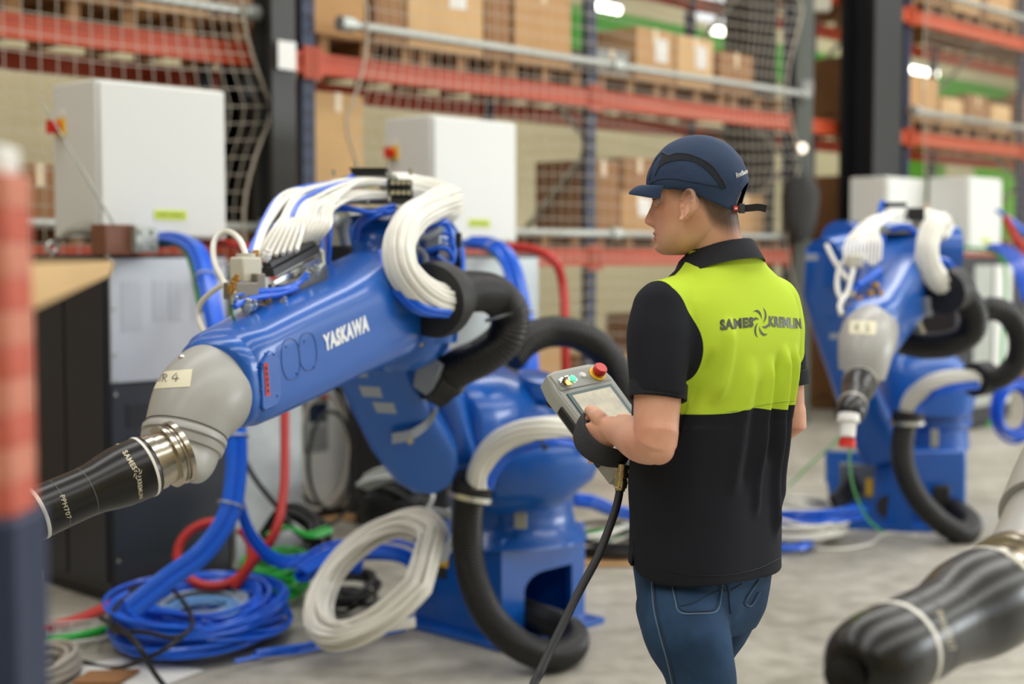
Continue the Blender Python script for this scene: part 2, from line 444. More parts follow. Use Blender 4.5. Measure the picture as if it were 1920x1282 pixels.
def row(bi, li, items):
    """items: (s, w, h, mat, film)"""
    lv = LV[li]; zt = (lv+.065 if li else 0)+.142
    nm = ['ground', 'first', 'second', 'third'][li]
    for k, it in enumerate(items):
        s, w_, h_, m, fl = it[:5]; z = zt+(it[5] if len(it) > 5 else 0)
        pos = 'upper ' if len(it) > 5 else ''
        carton(s, .32 if len(it) < 7 else it[6], z, w_, .55, h_, m, '%s%s box, %s rack level, %s, %s in row' % (pos, {M_card: 'tan cardboard', M_card2: 'pale cardboard', M_card3: 'dark brown cardboard'}.get(m, 'grey plastic'), nm, bayname[bi], ords[k]), film=fl)
M_bin = mat('grey_bin_plastic', (140, 142, 138), .5)
row(0, 2, [(-2.9, .5, .6, M_card3, 0), (-2.3, .55, .5, M_card, 1), (-1.6, .6, .62, M_card3, 0), (-.95, .5, .5, M_card2, 0), (-.45, .35, .6, M_card3, 0)])
row(0, 1, [(-2.95, .5, .36, M_card3, 1), (-2.95, .48, .34, M_card3, 1, .365), (-2.38, .55, .38, M_card, 1), (-2.38, .52, .34, M_card3, 1, .385), (-1.8, .5, .3, M_card3, 0)])
row(0, 0, [(-2.8, .6, .7, M_card, 0), (-2.0, .6, .5, M_card3, 0), (-1.1, .7, .8, M_card2, 0)])
row(1, 2, [(.3, .42, .62, M_card, 0), (.73, .25, .6, M_card3, 0), (1.25, .72, .66, M_card2, 1), (1.76, .24, .62, M_card3, 0), (2.25, .62, .58, M_card, 0)])
row(1, 1, [(.28, .42, .85, M_card2, 0)])
row(1, 0, [(.5, .7, .9, M_card, 0), (1.4, .7, .6, M_card3, 0), (2.2, .7, .8, M_card, 0)])
row(2, 2, [(3.05, .4, .2, M_bin, 0), (3.6, .5, .42, M_card, 1), (4.15, .5, .42, M_card2, 1), (4.75, .5, .35, M_card3, 0)])
row(2, 1, [(2.95, .38, .55, M_card3, 0), (3.4, .45, .32, M_card, 1), (3.4, .4, .26, M_card3, 0, .325), (3.95, .5, .6, M_card2, 0), (4.9, .6, .34, M_card, 0)])
row(2, 0, [(3.2, .7, .6, M_card, 0), (4.0, .7, .9, M_card3, 0), (4.9, .6, .7, M_card, 0)])
row(3, 2, [(7.15, .7, .55, M_card3, 0)])
row(3, 1, [(7.15, .6, .6, M_card3, 0)])
row(3, 0, [(7.15, .7, .7, M_card3, 0)])
row(4, 2, [(8.15, .62, .46, M_card, 0), (8.8, .5, .28, M_card2, 0), (9.4, .5, .36, M_card3, 0), (10.0, .5, .30, M_card2, 0)])
row(4, 3, [(8.2, .6, .5, M_card3, 0), (9.1, .6, .55, M_card2, 0), (9.9, .6, .5, M_card, 0)])
row(4, 1, [(8.2, .6, .35, M_card, 0), (9.4, .6, .4, M_card3, 0)])
row(5, 2, [(10.9, .6, .45, M_card3, 0), (11.7, .7, .6, M_card, 0), (12.6, .6, .5, M_card2, 0)])
row(5, 3, [(11.0, .6, .55, M_card2, 0), (12, .7, .6, M_card3, 0)])
for k, (s, z) in enumerate([(12.6, 2.6), (15.1, 2.6)]):
    o = obj('storage_bin', MB().hbox(s, s+.38, 2.2, 2.8, 0, z+.45), mat('green_bin_plastic', (110, 200, 60), .5), bevel=.01)
    tag(o, ['tall green cabinet behind the rack, left of the far right post', 'tall green cabinet behind the rack at the right frame edge'][k], 'cabinet')

# hanging tube lamps
def lamp(px, py, d, L, lab, seen=True):
    p = at(px, py, d); t = thing('tube_lamp', lab, 'lamp', p, 0, 'hanging tube lamps')
    obj('lamp_tube', MB().cyl(p-E*L/2, p+E*L/2, .045, 12), M_tube, t)
    obj('housing', MB().box(p+V((0, 0, .06)), (L+.06, .16, .05), E, N), M_ceil, t)
    w_ = MB()
    for k in (-.4, .4): w_.cyl(p+E*L*k+V((0, 0, .08)), V((p.x+E.x*L*k, p.y+E.y*L*k, ZC-.01)), .004, 6)
    obj('wire', w_, M_galv, t)
lamp(1131, 13, 16, .55, 'white hanging tube lamp at the top centre, leftmost bright lamp')
lamp(1366, 62, 18, .75, 'white hanging tube lamp above the cap, seen through the net')
lamp(1718, 132, 21.5, 1.25, 'white hanging tube lamp at the right behind the far rack')
lamp(250, 138, 13.2, .5, 'tube lamp seen above the left white cabinet')

# grey guard post with small glowing discs and a black bag
gp = thing('guard_post', 'slim grey steel post left of the black column with small glowing discs', 'post', at(1503, 800, 12.9))
obj('post_tube', MB().box(V((at(1503, 400, 12.9).x, at(1503, 400, 12.9).y, 2.5)), (.16, .12, 5.0)), mat('post_grey', (92, 98, 92), .5), gp)
for k, (a, b, r) in enumerate([(1503, 278, .045), (1505, 184, .035), (1510, 20, .035)]):
    q = at(a, b, 12.82)
    obj('round_disc', MB().cyl(q, q-CF*.02, r, 16), mat('post_disc%d' % k, [(255, 235, 215), (190, 160, 130), (235, 240, 255)][k], .4, emis=[2.2, .8, 2.2][k]), gp)
q = at(1513, 165, 12.8); obj('junction_box', MB().box(q, (.1, .08, .13)), mat('jb_grey', (150, 150, 148), .5), gp)
q = at(1532, 5, 12.8); obj('junction_box', MB().box(q, (.22, .12, .16)), mat('jb_cream', (170, 166, 150), .5), gp)
bg = MB(); c = at(1500, 390, 12.6)
bg.loft([ring(c+V((0, 0, z)), V((a, 0, 0)), V((0, .12, 0)), 20, 2.6) for z, a in [(-.3, .02), (-.26, .1), (-.1, .15), (.12, .17), (.24, .13), (.28, .03)]])
o = obj('bag', bg, mat('black_canvas', (44, 44, 44), .7, bump=.3, bscale=12)); tag(o, 'black bag hung on the grey post left of the black column', 'bag')
obj('bag_strap', MB().tube([c+V((-.06, 0, .25))-o.location, c+V((0, -.02, .45))-o.location, c+V((.06, 0, .25))-o.location], .012), M_black, o, local=True)

# ---------------------------------------------------------------- cabinets
def hb(c, w_, d_, z0, z1):
    """corner c (nearest corner xy), width along E, depth along N"""
    return MB().box(V((c.x, c.y, 0))+E*w_/2+N*d_/2+V((0, 0, (z0+z1)/2)), (w_, d_, z1-z0), E, N, V((0, 0, 1)))
def white_cabinet(c, z0, h, lab, w_=.68, d_=.38, sw=True, sticker=True):
    t = thing('electrical_cabinet', lab, 'cabinet', V((c.x, c.y, z0)))
    obj('cabinet_body', hb(c, w_, d_, z0, z0+h), M_cabw, t, bevel=.008)
    obj('door', hb(c-N*.02+E*.012, w_-.024, .018, z0+.012, z0+h-.012), M_cabw, t, bevel=.004)
    if sw:
        p = V((c.x, c.y, z0+h*.72))+N*.30
        b = obj('switch_plate', MB().box(p-E*.008, (.016, .075, .075), E, N, V((0, 0, 1))), M_yellow, t)
        obj('switch_knob', MB().cyl(p-E*.012, p-E*.05, .028, 16).box(p-E*.06, (.022, .018, .06), E, N, V((0, 0, 1))), M_red, b)
        obj('name_plate', MB().box(p-E*.002+V((0, 0, .065)), (.004, .06, .025), E, N, V((0, 0, 1))), M_white, t)
    if sticker:
        p = V((c.x, c.y, z0+h*.155))+E*w_*.53-N*.022
        b = obj('sticker', MB().box(p, (.17, .004, .045), E, N, V((0, 0, 1))), M_lime, t)
        tm = textmesh('SAMES KREMLIN', .01, 9)
        mb = MB(); mb.add([p-N*.0035+E*(.14*(u-.5))+V((0, 0, .014*(v-.5))) for u, v in tm[0]], tm[1])
        obj('lettering', mb, mat('sticker_grey', (110, 120, 80), .5), b, smooth=False)
    return t
ZB = 1.56
white_cabinet(at(183, 400, 6.3), ZB+.05, .70, 'large light grey electrical cabinet at left with red switch, nearest of the grey cabinets')
white_cabinet(at(808, 400, 7.9), ZB+.05, .70, 'light grey electrical cabinet behind the nearest robot with red switch')
white_cabinet(at(1813, 400, 12.9), ZB, .69, 'light grey electrical cabinet at far right behind the second robot', sw=False, sticker=True)
white_cabinet(at(1660, 400, 12.7), ZB, .68, 'wide light grey electrical cabinet beside the right column', w_=.72, d_=.36, sw=False, sticker=False)
# base units
def base(c, w_, d_, h, lab, front, side, name='control_unit'):
    t = thing(name, lab, 'cabinet', V((c.x, c.y, 0)))
    obj('cabinet_body', hb(c, w_, d_, .06, h), side, t, bevel=.006)
    obj('plinth', hb(c+E*.03+N*.03, w_-.06, d_-.06, 0, .06), M_black, t)
    return t
cA = at(210, 1135, 6.22); cA.z = 0
tA = base(cA, .62, .70, 1.535, 'tall black control cabinet at left with silver upper door', None, M_cabk)
M_sil = mat('silver_sheet', (196, 200, 208), .33, .35, var=.06, vscale=3)
obj('door', hb(cA-N*.015+E*.01, .60, .015, .98, 1.52), M_sil, tA, bevel=.002)
obj('lower_door', hb(cA-N*.015+E*.01, .60, .015, .1, .965), mat('dark_sheet', (46, 50, 58), .35), tA, bevel=.002)
for k, (a, b, z0, z1) in enumerate([(.06, .16, 1.2, 1.42), (.22, .28, 1.24, 1.42), (.30, .36, 1.24, 1.42), (.42, .47, 1.24, 1.42), (.50, .55, 1.24, 1.42)]):
    obj('knockout', hb(cA-N*.0175+E*a, b-a, .003, z0, z1), mat('silver_sheet_b', (186, 190, 198), .35, .35), tA, bevel=.001)
for k in range(2):
    obj('vent', hb(cA-N*.02+E*.08, .42, .006, .78-k*.14, .88-k*.14), mat('vent_dark', (28, 30, 36), .5), tA)
rv = MB()
for z in (.93, .99, .7, .45, .2, 1.1, 1.3, 1.48): rv.cyl(V((cA.x, cA.y, z))+E*.025-N*.014, V((cA.x, cA.y, z))+E*.025-N*.022, .008, 10)
obj('rivets', rv, M_galv, tA, kind='stuff')
obj('side_panel', hb(cA-E*.012+N*.02, .012, .32, .1, 1.5), M_cabk, tA, bevel=.003)
obj('side_panel', hb(cA-E*.012+N*.36, .012, .32, .1, 1.5), M_cabk, tA, bevel=.003)
cB = cA+E*.64
tB = base(cB, .42, .55, 1.5, 'galvanised sheet steel cabinet between the black cabinet and the wall pendant', None, M_galv)
obj('door', hb(cB-N*.012+E*.01, .38, .012, .1, 1.46), mat('galv_sheet', (186, 192, 194), .35, .5, var=.1, vscale=10), tB, bevel=.002)
cG = at(548, 965, 8.1); cG.z = 0
tG = base(cG, .62, .5, 1.5, 'pale grey controller cabinet with a hand pendant hung on its front', None, M_cabw)
obj('door', hb(cG-N*.012+E*.02, .56, .012, .12, 1.44), M_cabw, tG, bevel=.002)
cK = at(830, 960, 7.6); cK.z = 0
tK = base(cK, .75, .78, 1.54, 'black control cabinet with grey upper door behind the nearest robot', None, M_cabk)
obj('door', hb(cK-N*.015+E*.01, .73, .015, .95, 1.52), mat('grey_sheet', (150, 156, 156), .35, .4, var=.08), tK, bevel=.002)
obj('lower_door', hb(cK-N*.015+E*.01, .73, .015, .1, .93), M_cabk, tK, bevel=.002)
cR = at(1790, 820, 12.3); cR.z = 0
tR = base(cR, 1.1, .9, 1.53, 'black control cabinet at far right behind the second robot', None, M_cabk)
obj('door', hb(cR-N*.015+E*.3, .35, .015, .2, 1.45), M_galv, tR)
obj('door', hb(cR-N*.015+E*.7, .35, .015, .2, 1.45), M_cabw, tR)

# things on the black cabinet
g = at(225, 478, 6.0)
bb = at(212, 449, 6.15); o = obj('terminal_box', MB().box(bb, (.145, .12, .13), E, N), mat('brown_plastic', (120, 76, 54), .5, var=.15, vscale=40), bevel=.004)
tag(o, 'small brown box standing on the black cabinet', 'box')
mb_ = at(262, 448, 6.2); t = thing('metal_box', 'small metal connector box beside the brown box', 'box', mb_-V((0, 0, .06)))
obj('box_body', MB().box(mb_, (.11, .12, .115), E, N), M_galv, t, bevel=.003)
for k in range(4):
    p = mb_-N*.061+E*(-.03+.06*(k % 2))+V((0, 0, -.03+.06*(k//2))); obj('screw', MB().cyl(p, p-N*.012, .012, 10), M_galv, t)
def eyebolt(px, py, d, lab):
    c = at(px, py, d); mb = MB(); mb.tube([c+(E*cos(a)+V((0, 0, 1))*sin(a))*.024 for a in [2*pi*k/24 for k in range(24)]], .009, 8, True)
    mb.cyl(c-V((0, 0, .033)), c-V((0, 0, .05)), .012, 10)
    o = obj('eyebolt', mb, mat('zinc', (205, 208, 205), .3, .8)); tag(o, lab, 'eyebolt')
eyebolt(201, 462, 6.12, 'steel lifting eye in front of the brown box')
eyebolt(98, 463, 6.45, 'steel lifting eye at the far left of the black cabinet top')
rd = MB().cyl(at(214, 421, 6.1), at(150, 312, 6.0), .006, 8).cyl(at(150, 312, 6.0), at(78, 190, 5.9), .0038, 8)
o = obj('antenna', rd, M_galv); tag(o, 'thin telescopic rod leaning up from the brown box', 'antenna')
rg = MB().tube(cr([at(112, 447, 6.3), at(135, 432, 6.3), at(160, 428, 6.33), at(185, 430, 6.35)], 20), lambda t: .012+.03*t, 10)
o = obj('rope_bundle', rg, mat('grey_rope', (150, 146, 134), .8, bump=.5, bscale=80)); tag(o, 'grey cloth wrapped bundle left of the brown box', 'bundle')
# ---------------------------------------------------------------- robots
M_blue = mat('robot_blue_paint', (8, 88, 178), .3, coat=.35, bump=.015, bscale=30)
M_blued = mat('robot_blue_plate', (18, 72, 150), .32, coat=.3)
M_grey = mat('wrist_grey_paint', (164, 163, 158), .36, bump=.01, bscale=60)
M_greyd = mat('seam_grey', (92, 92, 90), .5)
M_steel = mat('warm_steel', (190, 182, 168), .24, 1)
M_chrome = mat('bright_steel', (215, 215, 212), .2, 1)
M_gloss = mat('atomizer_black', (7, 7, 8), .3)
M_band = mat('white_ring', (226, 224, 214), .4)
M_hose = mat('black_corrugated_hose', (13, 13, 15), .42)
M_rub = mat('black_rubber', (18, 18, 20), .55)
M_whose = mat('translucent_white_hose', (234, 232, 222), .3, coat=.2)
M_btube = mat('blue_air_tube', (20, 98, 222), .3, coat=.2)
M_ltube = mat('light_blue_tube', (110, 160, 215), .35)
M_gtube = mat('green_tube', (40, 165, 60), .35)
M_rhose = mat('red_hose', (188, 42, 36), .4)
M_brass = mat('brass', (205, 160, 90), .3, .9)
M_beige = mat('masking_tape', (226, 220, 192), .6)
M_dec = mat('printed_cream', (222, 216, 196), .5)
M_plate = mat('grey_sticker', (150, 158, 170), .5)

def P(*a): return [at(*p) for p in a]
def corr(name, pts, r, parent, m=None, pitch=.014, seg=20):
    L = length(cr(pts, 60)); n = int(L/pitch*4)
    c = cr(pts, n)
    return obj(name, MB().tube(c, [r*(1+(.05 if (i//2) % 2 else -.03)) for i in range(n)], seg), m or M_hose, parent, ang=75)
def bundle(name, pts, R, k, r, parent, m, n=60, twist=1.2, core=True, seg=8):
    c = cr(pts, n); mb = MB(); T = [(c[min(n-1, i+1)]-c[max(0, i-1)]).normalized() for i in range(n)]
    U = []; u = V((0, 0, 1)).cross(T[0])
    if u.length < .05: u = V((1, 0, 0))
    for t in T: u = (u-t*u.dot(t)).normalized(); U.append(u)
    if core: mb.tube(c, R*1.03, 16)
    for j in range(k):
        rr = R if core or j % 2 == 0 else R*.5; ph = 2*pi*j/k+random.uniform(-.15, .15)
        mb.tube([c[i]+(U[i]*cos(ph+twist*i/n)+T[i].cross(U[i])*sin(ph+twist*i/n))*rr*(1+.04*sin(i*.3+j)) for i in range(n)], r, seg)
    return obj(name, mb, m, parent)
def rbox(c, A, B, ex=4, n=40): return ring(c, A, B, n, ex)
def swirl_mesh(k=6):
    vs = []; fs = []
    for j in range(k):
        a0 = 2*pi*j/k; o = len(vs); n = 9
        for i in range(n):
            t = i/(n-1); rad = .16+.34*t; a = a0+1.25*t; wd = .15*sin(pi*min(1, t*.9+.1))+.015
            for sgn in (-1, 1): vs.append((.5+(rad+sgn*wd*.6)*cos(a+sgn*.12), .5+(rad+sgn*wd*.6)*sin(a+sgn*.12)))
        for i in range(n-1): fs.append([o+2*i, o+2*i+1, o+2*i+3, o+2*i+2])
    return vs, fs, 1
def atomizer(A0, ax, sc, root, tip=True, words=True, wroll=0, first=.0):
    """black rotary atomizer; profile along ax in metres"""
    ax = ax.normalized(); K = sc
    st = [(0, .078), (.012, .078), (.013, .071), (.026, .071), (.028, .077), (.036, .077), (.038, .064), (.062, .064), (.064, .068), (.082, .068)]
    coll = obj('steel_collar', MB().rev(A0, ax, [(t*K, r*K) for t, r in st], 48), M_steel, root)
    obj('collar_groove', MB().rev(A0, ax, [(.019*K, .0722*K), (.021*K, .0722*K)], 48), M_greyd, coll, local=False)
    pr = [(.082, .066), (.086, .0725), (.10, .0735), (.135, .0735), (.16, .072), (.19, .067), (.22, .0605), (.25, .058), (.30, .0585), (.36, .060), (.40, .0610), (.43, .0595), (.452, .0545), (.468, .046), (.478, .034), (.482, .024)]
    body = obj('atomizer_body', MB().rev(A0, ax, [(t*K, r*K) for t, r in pr], 56), M_gloss, root, ang=60)
    for t, w_, r in ((.094, .007, .0745), (.362, .009, .0612)):
        obj('white_band', MB().rev(A0, ax, [(t*K, r*K*.99), (t*K, r*K), ((t+w_)*K, r*K), ((t+w_)*K, r*K*.99)], 56), M_band, body, local=False)
    for t, r in ((.315, .0592), (.245, .0585)):
        obj('seam_line', MB().rev(A0, ax, [(t*K, r*K*1.004), ((t+.0015)*K, r*K*1.004)], 48), M_greyd, body)
    if tip:
        bell = obj('bell_cup', MB().rev(A0, ax, [(.478*K, .020*K), (.486*K, .020*K), (.49*K, .022*K), (.500*K, .027*K), (.501*K, .024*K), (.49*K, .008*K)], 40), mat('bell_dark_steel', (46, 46, 48), .3, .8), root)
    return body, coll

# ======================= nearest robot (R4)
r1c = at(950, 1180, 5.8); r1c.z = 0
R1 = thing('paint_robot', 'nearest blue paint robot, arm reaching left, taped label R 4 on its wrist', 'robot', r1c)
# base
bc = V((-.05, 5.85, 0)); hs = .25
def BP(a, b, z): return bc+E*a+N*b+V((0, 0, z))
obj('base_plate', MB().box(BP(0, .0, .012), (.62, .62, .024), E, N, V((0, 0, 1))), M_blue, R1, bevel=.004)
arch = [(-hs, 0), (-.12, 0), (-.12, .17)]+[(-.12+.12*(1-cos(a)), .17+.07*sin(a)) for a in [pi/2*k/6 for k in range(1, 7)]]+[(.02, .24), (.17, .24), (.17, 0), (hs, 0), (hs, .40), (-hs, .40)]
obj('base_front', MB().prism(arch, BP(0, -hs, .024), E, V((0, 0, 1)), N*.03), M_blue, R1, ang=30)
sidew = [(0, 0), (2*hs-.03, 0), (2*hs-.03, .36), (.03, .40), (0, .40)]
obj('base_side', MB().prism(sidew, BP(-hs, -hs+.03, .024), N, V((0, 0, 1)), E*.03), M_blue, R1, ang=30)
obj('base_side', MB().prism(sidew, BP(hs-.03, -hs+.03, .024), N, V((0, 0, 1)), E*.03), M_blue, R1, ang=30)
obj('base_back', MB().box(BP(0, hs-.015, .22), (2*hs-.06, .03, .39), E, N, V((0, 0, 1))), M_blue, R1)
obj('label_plate', MB().box(BP(-hs-.003, .12, .30), (.004, .12, .16), E, N, V((0, 0, 1))), mat('black_label', (50, 48, 40), .5), R1)
obj('yellow_sticker', MB().box(BP(-hs-.006, .07, .32), (.004, .05, .10), E, N, V((0, 0, 1))), M_yellow, R1)
cx = V((.0, 5.8, 0))
col = MB(); col.rev(cx, V((0, 0, 1)), [(.38, .31), (.40, .30), (.44, .262), (.50, .25), (.60, .25), (.61, .262), (.64, .262), (.645, .235), (.67, .235), (.672, .262), (.70, .262), (.705, .24), (.76, .232), (.80, .2)], 48)
obj('base_column', col, M_blue, R1)
obj('base_column_gap', MB().rev(cx, V((0, 0, 1)), [(.646, .24), (.669, .24)], 40), M_black, R1)
for a in range(14):
    t = 2*pi*a/14; p = cx+V((cos(t), sin(t), 0))*.25
    obj('flange_bolt', MB().cyl(p+V((0, 0, .70)), p+V((0, 0, .712)), .009, 8), M_blued, R1)
# turret body, shoulder
tc = V((-.02, 5.72, 0))
tb = MB(); tb.loft([ring(V((tc.x+o, tc.y, z)), V((a, 0, 0)), V((0, b, 0)), 40, ex) for z, a, b, o, ex in [(.70, .255, .24, 0, 2.6), (.76, .27, .25, 0, 2.8), (.86, .265, .25, -.01, 2.8), (.94, .24, .24, -.02, 2.6), (1.01, .20, .21, -.03, 2.4), (1.045, .12, .14, -.03, 2.2), (1.05, .03, .04, -.03, 2)]])
tur = obj('turret', tb, M_blue, R1, ang=60)
dr = MB(); a0 = at(905, 880, 5.5); a1 = at(1118, 862, 5.52)
dr.rev(a0, a1-a0, [(-.04, .13), (0, .165), (.05, .18), (.22, .18), (.30, .16), (.36, .115), (.42, .075), (.44, .04)], 44)
obj('shoulder_drum', dr, M_blue, R1, ang=60)
sd = MB(); a0 = at(862, 790, 5.42); a1 = at(960, 770, 5.72); sd.rev(a0, a1-a0, [(-.10, .15), (-.08, .17), (0, .185), (.1, .195), (.25, .19), (.3, .17), (.34, .10)], 44)
obj('shoulder_housing', sd, M_blue, R1, ang=60)
eb = MB(); q = at(1010, 720, 5.6); eb.rev(q, V((.2, -.2, 1)), [(-.04, .09), (.0, .1), (.03, .09), (.04, .06)], 24)
obj('top_cap', eb, M_blue, R1, ang=50)
for (x, y, d) in ((976, 965, 5.48),):
    q = at(x, y, d); obj('rating_plate', MB().box(q, (.05, .01, .11)), mat('plate_grey', (150, 152, 140), .5), R1, bevel=.01)
# lower arm
la = [(672, 600, 4.86, .118), (690, 660, 4.92, .125), (722, 730, 5.0, .13), (758, 800, 5.1, .135), (795, 855, 5.18, .13), (812, 880, 5.22, .10), (822, 893, 5.24, .05)]
rings = []
for i, (x, y, d, hw) in enumerate(la):
    c = at(x, y, d); nx = at(*la[min(len(la)-1, i+1)][:3]); pv = at(*la[max(0, i-1)][:3]); t = (nx-pv).normalized()
    wv = t.cross(V((-.12, -1, .05))).normalized(); th = t.cross(wv).normalized(); rings.append(rbox(c, wv*hw, th*.085, 5))
larm = obj('lower_arm', MB().loft(rings), M_blue, R1, ang=50)
lt = bvh(larm)
for qd in (((648, 712), (688, 712), (704, 694), (664, 688)),):
    pass
for k, (x0, y0) in enumerate([(668, 696), (696, 734), (722, 764)]):
    decal('sticker', gridmesh(4, 3), ((x0-16, y0+9), (x0+22, y0+11), (x0+16, y0-9), (x0-24, y0-11)), lt, M_plate, larm)
clampp = P((735, 822, 4.98), (770, 815, 4.98), (800, 795, 5.0), (818, 768, 5.0), (822, 740, 5.0))
obj('grey_bracket', MB().loft([[p+V((0, 0, 1))*a+CF*b for a, b in ((.018, -.008), (.018, .008), (-.018, .008), (-.018, -.008))] for p in cr(clampp, 20)]), M_plate, R1)
q = at(770, 826, 4.93); obj('bracket_bolt', MB().cyl(q, q-CF*.02, .012, 12), M_chrome, R1)
# second link (parallel arm) right of the lower arm
sl = [(770, 620, 5.05, .09), (800, 690, 5.12, .10), (822, 770, 5.22, .10), (848, 850, 5.32, .10)]
rings = []
for i, (x, y, d, hw) in enumerate(sl):
    c = at(x, y, d); nx = at(*sl[min(3, i+1)][:3]); pv = at(*sl[max(0, i-1)][:3]); t = (nx-pv).normalized()
    wv = t.cross(V((-.12, -1, .05))).normalized(); rings.append(rbox(c, wv*hw, t.cross(wv)*.08, 4))
obj('parallel_link', MB().loft(rings), M_blue, R1, ang=50)

# forearm
W0 = at(412, 719, 3.60); E0 = at(750, 550, 4.5)
fa = (E0-W0).normalized(); fs_ = fa.cross(V((0, 0, 1))).normalized(); fu = fs_.cross(fa).normalized()   # fs_ faces right/front
fl = (E0-W0).length
fr = [(-.03, .085, .085, 2.4), (.0, .105, .105, 3), (.03, .122, .112, 4.2), (.10, .124, .115, 5), (.30, .133, .122, 5), (.52, .139, .13, 4.6), (.70, .152, .142, 4), (.80, .162, .148, 3.6), (.86, .165, .146, 3.4), (.89, .145, .13, 3)]
fore = obj('forearm', MB().loft([ring(W0+fa*(t*fl), fs_*b, fu*a, 48, ex) for t, a, b, ex in fr]), M_blue, R1, ang=50)
# nose of the forearm: fairing that meets the grey elbow
obj('forearm_nose', MB().loft([ring(W0+fa*t, fs_*b, fu*a, 40, 3) for t, a, b in [(-.028, .104, .098), (-.018, .115, .107), (-.0, .120, .11), (.03, .121, .111)]]), M_blue, R1, ang=50)
ft = bvh(fore)
decal('lettering', textmesh('YASKAWA', .06), ((608, 660), (692, 620), (689, 588), (604, 628)), ft, mat('white_lettering', (235, 238, 242), .5), fore, .0015)
# covers on the side
cvp = [(494, 668), (503, 657), (512, 660), (519, 672), (522, 745), (514, 760), (492, 771), (487, 765), (484, 700), (487, 680)]
def patch(name, pts, tree, m, parent, off, th=.006):
    """raised plate: outline given on the surface"""
    Q = [cast(x, y, tree, 0) for x, y in pts]; Q = [p for p in Q if p]
    c = sum(Q, V((0, 0, 0)))/len(Q); n = (Q[len(Q)//3]-Q[0]).cross(Q[2*len(Q)//3]-Q[0]).normalized()
    if n.dot(CC-c) < 0: n = -n
    a = [p+n*(off+th) for p in Q]; a2 = [p+n*(off+th)+(c-p)*.06 for p in Q]; b = [p-n*.01 for p in Q]; k = len(Q)
    mb = MB(); mb.loft([b, [p-n*(.3*th) for p in a], a2]); return obj(name, mb, m, parent, ang=25)
cov = patch('end_cover', cvp, ft, M_blue, fore, .0, .010)
ct = bvh(fore, cov)
decal('sticker', gridmesh(3, 8), ((498, 742), (506, 742), (501, 680), (494, 681)), ct, M_red, fore, .0015)
for k in range(5):
    y = 690+k*10.5; x = 498.5+k*.9
    decal('sticker_print', gridmesh(1, 2), ((x-1.6, y+(3 if k % 2 else 4)), (x+1.8, y+3), (x+1.4, y-3), (x-1.8, y-3)), ct, M_ink, fore, .0022)
for (x, y, rx, ry, al) in ((545, 673, 17, 38, -.1), (577, 659, 16, 35, -.1)):
    stroke('access_cover_rim', [(x+rx*math.copysign(abs(cos(a))**.7, cos(a))+al*ry*sin(a)*-1, y+ry*sin(a)-rx*.35*cos(a)) for a in [2*pi*k/20 for k in range(21)]], ft, .0022, M_blued, fore, 60, .0)
for (x, y) in ((497, 663), (513, 664), (490, 688), (489, 730), (520, 742), (494, 765), (536, 650), (556, 700), (570, 640), (588, 688)):
    h = cast(x, y, ct, 0)
    if h: obj('cover_screw', MB().ball(h, .0035, n=8, m=6), M_blued, fore)
# wrist elbow in grey
gp_ = P((446, 704, 3.70), (424, 716, 3.63), (408, 728, 3.58), (386, 750, 3.54), (364, 778, 3.51), (350, 806, 3.49), (347, 822, 3.49))
def path_rings(pts, rad, n, seg=44):
    c = cr(pts, n); out = []
    for i in range(n):
        t = (c[min(n-1, i+1)]-c[max(0, i-1)]).normalized(); u = t.cross(V((.3, -1, 0))).normalized(); out.append(ring(c[i], u*rad(i/(n-1)), t.cross(u)*rad(i/(n-1)), seg))
    return out, c
def grad(t): return interp([(0, .110), (.2, .1145), (.4, .118), (.55, .118), (.7, .1135), (.85, .1055), (1, .0985)], t)[0]
E1n = V((-.18, -.45, -1)).normalized()
def bend(c0, c1, c2, n0, n2, rad, n, seg=48, ref=V((.95, -.3, 0))):
    out = []; cs = []
    for i in range(n):
        t = i/(n-1); c = c0*(1-t)**2+c1*2*t*(1-t)+c2*t*t; nn = n0.slerp(n2, t).normalized() if hasattr(n0, 'slerp') else n0.lerp(n2, t).normalized()
        u = (ref-nn*nn.dot(ref)).normalized(); v = nn.cross(u); r = rad(t); out.append(ring(c, u*r, v*r, seg)); cs.append(c)
    return out, cs
gr_, gc = bend(at(432, 704, 3.68), at(376, 730, 3.53), at(347, 813, 3.48), -fa, E1n, grad, 30)
gel = obj('wrist_elbow', MB().loft(gr_), M_grey, R1, ang=60)
for i in (5, 7, 28):
    rr = gr_[i]; obj('seam_ring', MB().tube([p+(p-gc[i]).normalized()*.0006 for p in rr], .0016, 6, True), M_greyd, gel)
# flange + second wrist segment
A0 = at(336, 846, 3.40); A1 = at(90, 953, 3.20); aax = (A1-A0).normalized()
dn = E1n; fc = gc[-1]
u0 = dn.cross(V((0, -1, 0))).normalized()
fl_ = MB(); fl_.rev(fc, dn, [(-.006, .099), (.0, .1045), (.012, .1045), (.016, .098), (.02, .098), (.021, .103), (.036, .100), (.04, .092)], 44)
obj('wrist_flange', fl_, M_grey, R1, ang=50)
rg2 = []
u1 = aax.cross(V((0, -1, 0))).normalized()
for k in range(15):
    pass
rg2, _ = bend(fc+dn*.030, fc+dn*.085-aax*.01, A0+aax*.004, dn, aax, lambda t: .094*(1-t)+.0750*t, 16)
obj('wrist_end', MB().loft(rg2), M_grey, R1, ang=60)
gt = bvh(gel)
tp = decal('masking_tape', gridmesh(10, 5), ((289, 729), (357, 725), (361, 692), (303, 697)), gt, M_beige, gel, .0012)
for pts in ([(305, 716), (308, 703)], [(306, 704), (312, 702), (314, 706), (308, 709)], [(308, 709), (313, 716)], [(332, 700), (323, 710), (336, 710)], [(333, 704), (330, 716)]):
    stroke('handwriting', pts, gt, .0009, M_ink, gel, 10, .0022)
h = cast(341, 670, gt, 0)
